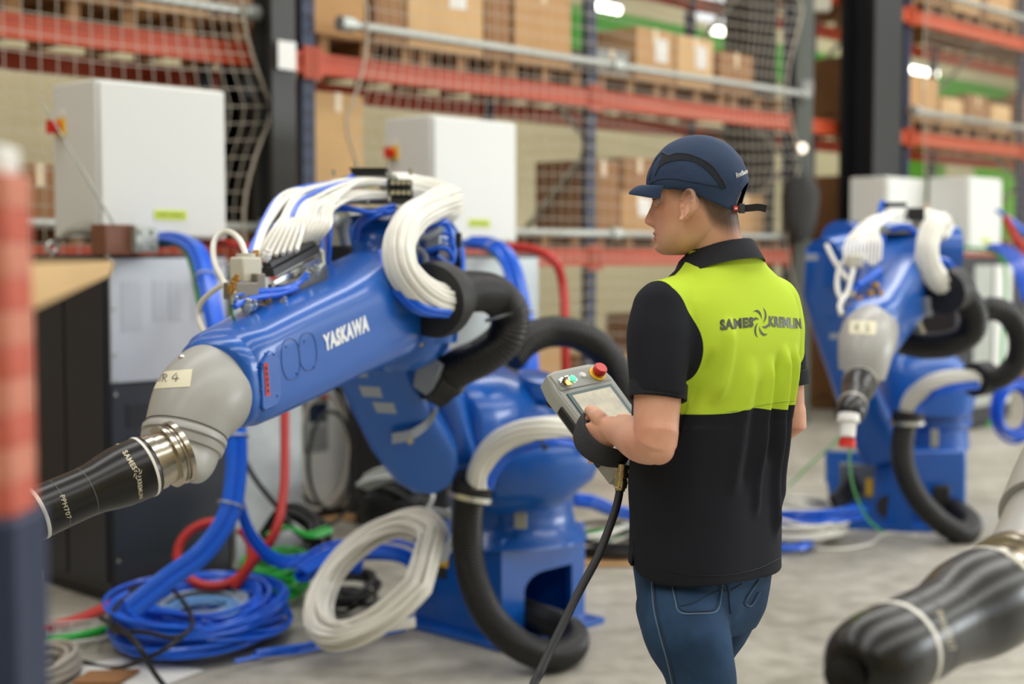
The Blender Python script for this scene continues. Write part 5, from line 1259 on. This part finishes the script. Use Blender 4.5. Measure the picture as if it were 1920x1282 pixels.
# eyes, brows, lashes
M_eye = mat('eye_white', (205, 196, 188), .2); M_iris = mat('eye_dark', (60, 70, 70), .15); M_hair = mat('dark_hair', (52, 40, 32), .8)
for sg in (1, -1):
    ec = HO+HF*.0645+HL*(.030*sg)+UP*.107
    e = obj('eye', MB().ball(ec, .0118, n=20, m=14), M_eye, MAN)
    obj('iris', MB().rev(ec, HF, [(.0102, .0058), (.0119, .0045), (.0122, .001)], 16), M_iris, e)
    lid = MB()
    for e0, e1 in ((.10, 1.3), (-1.3, -.16)):
        for rad_ in (.0131,):
            rg_ = []
            for i_ in range(7):
                el = e0+(e1-e0)*i_/6
                rg_.append([ec+HF*(rad_*cos(el)*cos(t))+HL*(rad_*cos(el)*sin(t))+UP*(rad_*sin(el)) for t in [-1.5+3.0*k/14 for k in range(15)]])
            vs_ = [p for r in rg_ for p in r]; lid.add(vs_, [[i_*15+k, i_*15+k+1, (i_+1)*15+k+1, (i_+1)*15+k] for i_ in range(6) for k in range(14)])
    obj('eyelid', lid, M_skin, MAN)
    la_ = [ec+HF*(.0133*cos(t)+.0015)+HL*(.0130*sin(t))+UP*(.0050*max(0, cos(t))**.5) for t in [(-1.2+2.4*k/10) for k in range(11)]]
    obj('eyelashes', MB().tube(la_, .0009, 5), M_hair, MAN)
    bp2 = []
    for k in range(9):
        t = k/8; l = (.012+.040*t)*sg; z = .1235+.004*sin(pi*t)-.003*t
        h = bt_.ray_cast(HO+HF*.2+HL*l+UP*z, -HF); 
        if h[0]: bp2.append(h[0])
    if len(bp2) > 4: obj('eyebrow', MB().tube(bp2, lambda t: .0032*(1-.6*t), 6), M_hair, MAN)

# ---------------- polo shirt
def shirt_material():
    m = mat('polo_fabric', (40, 40, 46), .85, bump=.06, bscale=700, spec=.25)
    nt = m.node_tree; b = nt.nodes['Principled BSDF']
    a = nt.nodes.new('ShaderNodeAttribute'); a.attribute_name = 'yoke'
    g = nt.nodes.new('ShaderNodeMath'); g.operation = 'GREATER_THAN'; g.inputs[1].default_value = 0; nt.links.new(a.outputs['Fac'], g.inputs[0])
    mx = nt.nodes.new('ShaderNodeMix'); mx.data_type = 'RGBA'; nt.links.new(g.outputs[0], mx.inputs['Factor'])
    mx.inputs[6].default_value = [lin(28), lin(30), lin(38), 1]; mx.inputs[7].default_value = [lin(196), lin(224), lin(62), 1]
    nt.links.new(mx.outputs[2], b.inputs['Base Color']); return m
M_polo = shirt_material(); M_polok = mat('polo_black_knit', (36, 37, 43), .8, bump=.1, bscale=900, spec=.25)
M_denim = mat('denim', (44, 68, 98), .85, var=.32, vscale=9, bump=.12, bscale=500, spec=.2)
sm = MB(); sm.loft(trings(.885, 1.545, 34, 0, 72))
SLE = LS.lerp(LE, .68); SRE = RS.lerp(RE, .66)
def sleeve(mb, a, b, rs, n=16, seg=36):
    c = cr([a, a.lerp(b, .5), b], n); mb.tube(c, [interp([(i/(len(rs)-1), r) for i, r in enumerate(rs)], k/(n-1))[0] for k in range(n)], seg)
    mb.ball(a, rs[0]*.98, n=28, m=18)
sleeve(sm, LS, SLE, [.058, .0645, .062, .058, .0555])
sleeve(sm, RS, SRE, [.056, .061, .059, .056, .054])
# shoulder bridge
for S_, sg in ((LS, 1), (RS, -1)):
    limb(sm, [(S_+V((0, 0, .004)), .056), (V((.427, 2.888, 1.452))+LW*sg*.105, .048), (V((.427, 2.886, 1.466))+LW*sg*.05, .042)], 14, 24)
shirt_me = remesh(sm, .0042, 8, .5)
dA = (LE-LS).normalized(); dR = (RE-RS).normalized()
yk = []
def tor(z): return interp(TT, z)
me = shirt_me; me.update()
nor = [v.normal.copy() for v in me.vertices]
for i, v in enumerate(me.vertices):
    p = v.co; cx_, cy_, a, b = tor(min(1.54, p.z)); q = p-V((cx_, cy_, p.z)); l = q.dot(LW); f = q.dot(FW)
    lb = interp([(1.20, .203), (1.25, .190), (1.31, .166), (1.36, .163), (1.41, .176), (1.445, .192), (1.47, .205)], p.z)[0]
    if l < 0: lb += .06*sstep(1.27, 1.33, p.z)
    zh = 1.229+.004*sin(l*30)
    sd = min((lb-abs(l)), p.z-zh)
    if f > 0 and p.z < 1.40 or (f > .03 and p.z > 1.455): sd = -1
    if p.z > 1.485: sd = min(sd, math.hypot(p.x-.42, p.y-2.884)-.070)
    yk.append(sd)
    # folds
    d = 0
    if f < .03:
        W1 = lambda z0, z1, z: sstep(z0, z0+.05, z)*sstep(z1, z1-.05, z)
        for (l0, sl, s, A, z0, z1) in ((.125, .25, .013, .0095, 1.235, 1.42), (.155, .3, .011, -.007, 1.22, 1.36), (.06, .12, .016, .004, 1.05, 1.34), (.0, .02, .012, .0055, 1.0, 1.34), (-.028, -.06, .011, -.005, 1.1, 1.35), (-.055, -.12, .014, .0075, .95, 1.36), (-.105, -.2, .013, .006, 1.0, 1.36), (-.08, -.15, .010, -.005, 1.0, 1.34), (-.135, -.25, .011, -.006, .95, 1.3), (.03, .1, .014, -.003, 1.05, 1.3)):
            lc = l0+sl*(1.3-p.z)*.5
            if abs(l-lc) < 3.5*s and z0 < p.z < z1: d += A*g1(l, lc, s)*W1(z0, z1, p.z)
    # broad soft wrinkles
    d += .0028*noise.noise(V((p.x*9, p.y*9, p.z*3.2)))*sstep(.86, .95, p.z)
    if p.z < 1.2: d += .0035*noise.noise(V((p.x*6+3, p.y*6, p.z*9)))
    if abs(l) > .17 and p.z > 1.18:
        d += .0045*noise.noise(V((p.x*14, p.y*14, p.z*7+5)))
    # gather at underarm
    if f < 0: d += .006*g1(abs(l), .178, .018)*g1(p.z, 1.27, .05)*-1
    v.co = p+nor[i]*d*1.9
    if v.co.z < .96: v.co.z += .034*max(0, min(1, (f+.02)/.13))*(.96-v.co.z)/.075
# side slits in the hem
for i, v in enumerate(me.vertices):
    p = v.co; q = p-V((.398, 2.895, p.z)); l = q.dot(LW); f = q.dot(FW)
    if p.z < .955 and abs(l) > .12:
        k = g1(f, .052, .006)*sstep(.955, .93, p.z)
        v.co = p+UP*.030*k
a_ = me.attributes.new('yoke', 'FLOAT', 'POINT'); a_.data.foreach_set('value', yk)
shirt = obj_me('polo_shirt', shirt_me, M_polo, MAN)
st = bvh(shirt)
# sleeve hems
for S_, Ee, d in ((LS, SLE, dA), (RS, SRE, dR)):
    u = d.cross(V((0, -1, .2))).normalized(); w2 = d.cross(u)
    hem = MB(); hem.rev(Ee-d*.030, d, [(0, .0545), (.002, .0566), (.030, .0566), (.032, .055), (.030, .050), (.0, .050)], 44)
    obj('sleeve_hem', hem, M_polok, shirt)
# collar
cn = []; NCk = 60
def collar_ring(lat, dep, z_back, z_front, off=0):
    out = []
    for k in range(NCk+1):
        t = -2.75+5.5*k/NCk # angle from the back
        f = -cos(t); l = sin(t); z = z_back+(z_front-z_back)*((1-cos(t))/2)**1.1
        c = V((.418, 2.883, 0))+FW*(.012*(1-cos(t))/2)
        out.append(c+FW*f*dep+LW*l*lat+UP*z)
    return out
cA1 = [collar_ring(*a) for a in ((.0655, .0655, 1.528, 1.485), (.064, .066, 1.560, 1.512), (.0665, .0685, 1.5655, 1.516), (.072, .0735, 1.562, 1.510), (.0955, .090, 1.531, 1.462), (.0995, .092, 1.5265, 1.456), (.097, .088, 1.5265, 1.456), (.072, .070, 1.546, 1.49))]
mbc = MB(); n_ = NCk+1; vs = [p for r in cA1 for p in r]; fs = []
m_ = len(cA1)
for j in range(m_):
    for k in range(NCk):
        a0_ = j*n_+k; b0_ = ((j+1) % m_)*n_+k; fs.append([a0_, a0_+1, b0_+1, b0_])
fs.append([j*n_ for j in range(m_)]); fs.append([j*n_+NCk for j in range(m_)][::-1]); mbc.add(vs, fs)
obj('collar', mbc, M_polok, shirt, ang=70)
# lettering on the back
M_foil = mat('dark_foil', (74, 78, 66), .35, .45, var=.35, vscale=60)
decal('lettering', textmesh('SAMES', .06, .06), ((1350, 620), (1413, 613), (1412, 594), (1349, 599)), st, M_foil, shirt, .0008)
decal('swirl_logo', swirl_mesh(), ((1408, 636), (1446, 632), (1443, 574), (1405, 578)), st, M_foil, shirt, .0008)
decal('lettering', textmesh('KREMLIN', .06, .06), ((1441, 612), (1503, 616), (1501, 597), (1441, 592)), st, M_foil, shirt, .0008)
# seams
stroke('yoke_seam', [(1276, 776), (1330, 776), (1380, 772), (1420, 760), (1470, 752), (1500, 750)], st, .0011, mat('lime_thread', (176, 205, 60), .7), shirt, 60)
stroke('hem_stitch', [(1245, 1068), (1300, 1078), (1360, 1078), (1420, 1066), (1462, 1046)], st, .0007, M_black, shirt, 50)
stroke('sleeve_seam', [(1170, 744), (1200, 748), (1240, 758), (1270, 768)], st, .0008, M_black, shirt, 30)

# ---------------- jeans and shoes
jm = MB()
jm.loft([ring(V((.396, 2.905, z)), LW*a, FW*b, 56, 2.3) for z, a, b in [(.76, .125, .09), (.80, .146, .108), (.85, .158, .114), (.90, .164, .119), (.96, .160, .114)]])
limb(jm, [(LHp+V((0, 0, -.01)), .088), (at(1285, 1180, 2.82), .0855), (at(1313, 1262, 2.82), .0700), (LK, .066), (LK.lerp(LF, .45), .064), (LF+V((0, 0, .0)), .060)], 34, 32)
limb(jm, [(RHp+V((0, 0, -.01)), .086), (V((.420, 2.99, .74)), .082), (V((.407, 3.02, .66)), .066), (RK, .066), (RK.lerp(RF, .45), .064), (RF, .060)], 34, 32)
for sg, c in ((1, V((.425, 2.815, .845))), (-1, V((.480, 2.89, .850)))): jm.ball(c+FW*.045, .08 if sg > 0 else .070, n=24, m=16)
jeans_me = remesh(jm, .006, 6, .5); jeans_me.update(); nor = [v.normal.copy() for v in jeans_me.vertices]
for i, v in enumerate(jeans_me.vertices):
    p = v.co; d = .003*noise.noise(V((p.x*10, p.y*10, p.z*16)))
    d += .003*abs(noise.noise(V((p.x*7+9, p.y*7, p.z*22+p.x*20))))*g1(p.z, .76, .05)
    d += .003*noise.noise(V((p.x*8, p.y*8, p.z*30)))*sstep(.6, .5, p.z)
    v.co = p+nor[i]*d
jeans = obj_me('jeans', jeans_me, M_denim, MAN)
jt = bvh(jeans)
M_thr = mat('denim_seam', (92, 116, 140), .8); M_dk = mat('denim_dark', (30, 46, 70), .85)
stroke('side_seam', [(1222, 1088), (1226, 1140), (1236, 1185), (1250, 1235), (1261, 1281)], jt, .0016, M_thr, jeans, 40)
stroke('side_seam', [(1226, 1088), (1231, 1140), (1241, 1185), (1255, 1235), (1266, 1281)], jt, .0022, M_dk, jeans, 40)
for off_ in (0, 4):
    stroke('pocket_seam', [(1259+off_, 1090), (1266+off_, 1125), (1275+off_, 1148-off_), (1310, 1150-off_), (1343-off_, 1146-off_), (1352-off_, 1120), (1354-off_, 1096)], jt, .0014, M_dk if off_ else M_thr, jeans, 60)
stroke('pocket_seam', [(1275, 1136), (1300, 1130), (1330, 1115), (1352, 1104)], jt, .0014, M_dk, jeans, 40)
for off_ in (0, 4):
    stroke('pocket_seam', [(1425-off_, 1086), (1410-off_, 1108), (1398-off_, 1130), (1410-off_, 1135), (1425-off_, 1110)], jt, .0014, M_dk if off_ else M_thr, jeans, 40)
stroke('back_seam', [(1362, 1094), (1366, 1106), (1367, 1125), (1370, 1150)], jt, .0022, M_dk, jeans, 30)
stroke('back_seam', [(1330, 1092), (1350, 1100), (1364, 1108), (1378, 1102), (1390, 1094)], jt, .0014, M_dk, jeans, 30)
for f, dr_ in ((LF, V((-.75, .66, 0))), (RF, V((-.6, .8, 0)))):
    sd2 = dr_.normalized(); sc = V((-sd2.y, sd2.x, 0)); b0 = V((f.x, f.y, 0))
    s_ = obj('shoe', MB().loft([ring(b0+sd2*t+UP*(.03+h/2), sc*a, UP*(h/2+.018), 24, 2.8) for t, a, h in [(-.085, .02, .03), (-.075, .034, .07), (-.03, .040, .09), (.03, .042, .08), (.09, .047, .045), (.15, .044, .03), (.185, .025, .015)]]), mat('shoe_leather', (40, 38, 36), .5), MAN)
    obj('sole', MB().loft([ring(b0+sd2*t+UP*.012, sc*a, UP*.0119, 16, 5) for t, a in [(-.09, .025), (-.07, .038), (0, .042), (.09, .050), (.15, .046), (.19, .026)]]), M_black, s_)

# ---------------- cap
M_cap = mat('navy_cap_cloth', (44, 62, 92), .72, bump=.12, bscale=260, spec=.3); M_capd = mat('navy_cap_mesh', (26, 34, 46), .8, bump=.6, bscale=900)
CAPF = -.006; CA_, CB_ = .1025, .0850; CT = .240; Z0 = .140
def rimz(ph):
    a = abs((math.degrees(ph)+180) % 360-180)
    z = interp([(0, .136), (40, .1345), (70, .130), (90, .124), (110, .109), (130, .096), (150, .0875), (180, .083)], a)[0]
    if a > 152: z = max(z, .083+.062*math.sqrt(max(0, 1-((180-a)/28)**2)))
    return z
def capR(z):
    if z > Z0: return math.sqrt(max(0, 1-((z-Z0)/(CT-Z0))**2.0))
    return 1-2.0*(Z0-z)
def cappt(ph, z, out=0):
    r = capR(z)*(1+.0); bulge = 1+.012*sin(ph*5+z*40)*sstep(.2, .13, z)
    f = CAPF+(CA_*r*bulge+out)*cos(ph); l = (CB_*r*bulge+out)*sin(ph)
    wr = .0016*noise.noise(V((f*30, l*30, z*50)))
    return HO+HF*(f+wr*cos(ph))+HL*(l+wr*sin(ph))+UP*(z+out*.3)
NC, NRc = 144, 26
rings = []
for j in range(NRc):
    e = j/(NRc-1)
    rr = []
    for k in range(NC):
        ph = 2*pi*k/NC; zr = rimz(ph); th = e*pi/2*.985
        # even spacing along the profile
        z = zr+(CT-zr)*sin(th)**1.25
        rr.append(cappt(ph, z))
    rings.append(rr)
inner = [[HO+(p-HO)*.982+UP*.0008 for p in r] for r in rings]
mbk = MB(); mbk.loft(inner[::-1]+rings, False, False)
vs0 = len(mbk.v)
mbk.add([HO+HF*CAPF+UP*(CT+.0001)], []); top_i = vs0
base_i = (2*NRc-1)*NC
for k in range(NC): mbk.f.append([base_i+k, base_i+(k+1) % NC, top_i]); mbk.mi.append(0)
mbk.add([HO+HF*CAPF*.98+UP*(CT*.98)], []); 
for k in range(NC): mbk.f.append([(k+1) % NC, k, top_i+1]); mbk.mi.append(0)
cap = obj('cap', mbk, M_cap, MAN, ang=70)
mv = MB(); rows = []
for j in range(7):
    r = j/6; top_ = []
    for k in range(31):
        u = -1+2*k/30; ph = u*1.02; base_ = cappt(ph, rimz(ph)+.004, .0005)
        ext = .036*math.sqrt(max(0, 1-u*u*.97))
        top_.append(base_+HF*ext*r-UP*(.012*r*r+.009*r*u*u)+UP*.003*sin(pi*r))
    rows.append(top_)
nk = 31; vs = [p for r in rows for p in r]+[p-UP*.0048 for r in rows for p in r]; fs = []; o2 = len(rows)*nk
for j in range(6):
    for k in range(30):
        a = j*nk+k; fs.append([a, a+1, a+nk+1, a+nk]); fs.append([o2+a, o2+a+nk, o2+a+nk+1, o2+a+1])
for k in range(30):
    fs.append([6*nk+k, 6*nk+k+1, o2+6*nk+k+1, o2+6*nk+k]); fs.append([k, o2+k, o2+k+1, k+1])
for j in range(6):
    fs.append([j*nk, (j+1)*nk, o2+(j+1)*nk, o2+j*nk]); fs.append([j*nk+30, o2+j*nk+30, o2+(j+1)*nk+30, (j+1)*nk+30])
mv.add(vs, fs); obj('brim', mv, M_cap, cap, ang=50)
kt = bvh(cap)
up_c = [(1243, 286), (1255, 292), (1266, 288), (1280, 288), (1297, 291), (1314, 298), (1329, 306), (1341, 318), (1350, 331), (1357, 342), (1361, 352)]
lo_c = [(1228, 330), (1236, 315), (1246, 307), (1262, 302), (1282, 300), (1300, 303), (1316, 312), (1328, 322), (1338, 333), (1347, 344), (1354, 355)]
U_ = cr([V((a, b, 0)) for a, b in up_c], 30); L_ = cr([V((a, b, 0)) for a, b in lo_c], 30); vs = []; ok = True
for a, b in zip(U_, L_):
    for t in (0, .33, .67, 1):
        p = a.lerp(b, t); h = cast(p.x, p.y, kt, .0009); vs.append(h)
fs = []
for i in range(29):
    for j in range(3):
        q = [i*4+j, i*4+j+1, i*4+5+j, i*4+4+j]
        if all(vs[x] for x in q): fs.append(q)
mp_ = MB(); mp_.add([v or V((0, 0, 0)) for v in vs], fs)
obj('mesh_panel', mp_, M_capd, cap)
M_pip = mat('cap_piping', (22, 28, 42), .6)
stroke('piping', up_c, kt, .0014, M_pip, cap, 50)
stroke('piping', [(1243, 286), (1236, 292), (1228, 302), (1222, 318), (1217, 338)], kt, .001, M_pip, cap, 30)
stroke('piping', lo_c, kt, .0008, M_pip, cap, 50)
stroke('piping', [(1218, 346), (1232, 338), (1258, 335), (1290, 340), (1325, 346), (1356, 352)], kt, .0007, M_pip, cap, 40)
stroke('piping', [(1217, 352), (1250, 354), (1272, 352), (1290, 357), (1312, 370), (1335, 386), (1352, 395), (1366, 399)], kt, .0012, M_pip, cap, 60)
decal('lettering', textmesh('FirstBase', .02, .2), ((1381, 334), (1402, 324), (1399, 316), (1379, 325)), kt, M_white, cap, .0012)
# strap with buckle and tail
def ribbon(name, pts, wd, up_, m, parent, th=.0016):
    c = cr(pts, 24); rg = []
    for i in range(24):
        t = (c[min(23, i+1)]-c[max(0, i-1)]).normalized(); n2 = t.cross(up_).normalized(); u = n2.cross(t).normalized()
        rg.append([c[i]+u*wd/2+n2*th/2, c[i]+u*wd/2-n2*th/2, c[i]-u*wd/2-n2*th/2, c[i]-u*wd/2+n2*th/2])
    return obj(name, MB().loft(rg), m, parent, ang=50)
M_strap = mat('black_webbing', (30, 30, 32), .7)
zs = .0905
ribbon('strap', [cappt(math.radians(a), zs, .0015) for a in (146, 155, 165, 175, 185, 195, 205, 214)], .014, UP, M_strap, cap)
s0_ = cappt(math.radians(168), zs, .004)
ribbon('strap_tail', [s0_, s0_-HF*.016+HL*.001+UP*.001, s0_-HF*.032+HL*.003+UP*.002, s0_-HF*.048+HL*.004-UP*.001], .014, UP, M_strap, cap)
bk_ = cappt(math.radians(163), zs, .004)
bx_ = HL*.94-HF*.34
obj('buckle', MB().box(bk_-HF*.002, (.012, .005, .019), -HF, HL, UP), mat('clear_buckle', (70, 72, 78), .2), cap, bevel=.001)
q = cappt(math.radians(152), zs, .0035)
tg = obj('strap_tag', MB().box(q, (.009, .003, .010), (HL*-.5-HF*.86).normalized(), (HL*.86-HF*.5).normalized(), UP), M_red, cap)
obj('tag_print', MB().box(q+(HL*.86-HF*.5).normalized()*.0018, (.005, .001, .003), (HL*-.5-HF*.86).normalized(), (HL*.86-HF*.5).normalized(), UP), M_white, tg)

# ---------------- hand pendant
PEND = thing('teach_pendant', 'grey hand pendant with touch screen held in the man\'s left hand', 'controller', pp(0, -.15, -.03))
M_pg = mat('pendant_shell', (166, 168, 160), .42, bump=.02, bscale=300); M_pgd = mat('pendant_face', (150, 152, 146), .45)
def plate(name, a0, a1, b0, b1, h0, h1, m, parent, bev=.003):
    return obj(name, MB().box(pp((a0+a1)/2, (b0+b1)/2, (h0+h1)/2), (a1-a0, b1-b0, h1-h0), PW, PV, PN), m, parent, bevel=bev)
shell = MB()
def orect(s, h):
    o_ = [(-.078, -.14), (-.082, -.02), (-.085, .10), (-.076, .140), (-.05, .147), (.05, .147), (.076, .140), (.085, .10), (.082, -.02), (.078, -.14), (.06, -.150), (-.06, -.150)]
    return [pp(a*s, b*s, h) for a, b in o_]
shell.loft([orect(.93, -.024), orect(1.0, -.018), orect(1.0, .004), orect(1.0, .018), orect(.97, .022)])
sh_ = obj('shell', shell, M_pg, PEND, ang=35)
fr_ = MB(); fr_.loft([orect(.965, .0221), orect(.955, .0215)]); obj('face_plate', MB().loft([orect(.94, .020), orect(.93, .0235)]), M_pgd, PEND, ang=35)
plate('upper_panel', -.074, .074, .088, .136, .022, .026, M_pgd, PEND)
plate('screen_frame', -.066, .066, -.042, .078, .0225, .0262, mat('screen_frame', (40, 74, 76), .35), PEND, .001)
def screen_mat():
    m = mat('mirror_screen', (158, 148, 112), .1, var=.3, vscale=30); b = m.node_tree.nodes['Principled BSDF']  # beige mottle and faint glow imitate the ceiling reflected in the glass
    b.inputs['Emission Color'].default_value = (.55, .5, .35, 1); b.inputs['Emission Strength'].default_value = .12; return m
plate('screen', -.056, .056, -.036, .070, .0255, .0266, screen_mat(), PEND, .0005)
def btn(name, a, b, r, h, m, parent=PEND, seg=18, r2=None, base=.024):
    return obj(name, MB().rev(pp(a, b, base), PN, [(0, r), (h*.8, r), (h, r*.85)], seg), m, parent, ang=30)
btn('stop_button_ring', .047, .110, .020, .006, M_yellow); s1 = btn('stop_button', .047, .110, .0105, .012, M_red, base=.028); btn('stop_button_head', .047, .110, .0155, .014, M_red, s1, base=.036)
btn('green_button', -.024, .112, .0085, .006, mat('green_lit_button', (60, 235, 140), .3, emis=1.6)); btn('green_button_ring', -.024, .112, .0115, .003, M_chrome)
btn('white_button', .008, .115, .0075, .006, M_white); btn('white_button_ring', .008, .115, .010, .003, M_galv)
k1 = btn('key_switch', -.056, .108, .011, .009, M_chrome); plate('key', -.062, -.050, .1065, .1095, .033, .047, M_chrome, k1, .0005)
plate('key_fob', -.060, -.046, .090, .104, .034, .037, M_brass, k1, .001)
plate('keypad', -.066, .066, -.120, -.048, .0228, .0248, M_pgd, PEND, .001)
for i in range(5):
    for j in range(3):
        plate('key_cap', -.058+.024*i, -.040+.024*i, -.114+.022*j, -.100+.022*j, .0245, .0268, mat('key_cap', (188, 192, 186), .5), PEND, .0015)
btn('jog_key', -.040, -.058, .011, .010, M_rub); btn('round_key', .052, -.060, .009, .006, mat('key_cap', (188, 192, 186), .5)); btn('round_key', .030, -.062, .007, .006, mat('key_cap', (188, 192, 186), .5))
plate('side_grip', -.088, -.080, -.10, .06, -.012, .010, M_rub, PEND, .003)
btn('back_knob', -.065, .10, .012, -.012, M_rub, base=-.024)
# hand strap
sp = [at(1090, 784, 3.0), at(1086, 802, 2.945), at(1093, 826, 2.905), at(1114, 846, 2.885), at(1142, 857, 2.885), at(1168, 860, 2.90), at(1176, 858, 2.95)]
c = cr(sp, 28); rg = []
for i in range(28):
    t = (c[min(27, i+1)]-c[max(0, i-1)]).normalized(); wdv = (at(1098, 838, 2.9)-at(1118, 806, 2.9)).normalized()
    wdv = (wdv-t*wdv.dot(t)*.8).normalized(); nn = t.cross(wdv).normalized(); hw_ = .0215*(.55+.45*sin(pi*(i+2)/31))
    rg.append(ring(c[i], wdv*hw_, nn*.0045, 16, 4))
obj('hand_strap', MB().loft(rg), mat('strap_foam', (34, 34, 38), .75, bump=.2, bscale=200), PEND, ang=50)
# connector at the bottom
q0 = pp(.012, -.142, -.004); q1 = at(1167, 876, 2.90)
obj('cable_boss', MB().box(q0.lerp(q1, .5), (.052, .058, .03), PW, PV, PN), M_pg, PEND, bevel=.004)
d_ = (at(1162, 922, 2.89)-q1).normalized()
cnn = obj('cable_connector', MB().rev(q1-d_*.004, d_, [(0, .015), (.008, .015), (.009, .0125), (.014, .0125), (.015, .0148), (.026, .0148), (.027, .0122), (.032, .0122), (.033, .014), (.045, .0135), (.048, .0105), (.053, .010)], 28), mat('nickel_brass', (205, 190, 150), .22, 1), PEND, ang=30)
cb_ = obj('pendant_cable', MB().tube(cr([q1+d_*.045, at(1161, 925, 2.885), at(1156, 950, 2.87), at(1142, 990, 2.84), at(1120, 1045, 2.8), at(1085, 1110, 2.74), at(1048, 1185, 2.67), at(1010, 1265, 2.58), at(985, 1330, 2.5), V((-.12, 2.4, .3)), V((-.25, 2.3, .05)), V((-.45, 2.3, .012)), V((-.9, 2.5, .012))], 90), .0085, 12), M_rub, PEND)
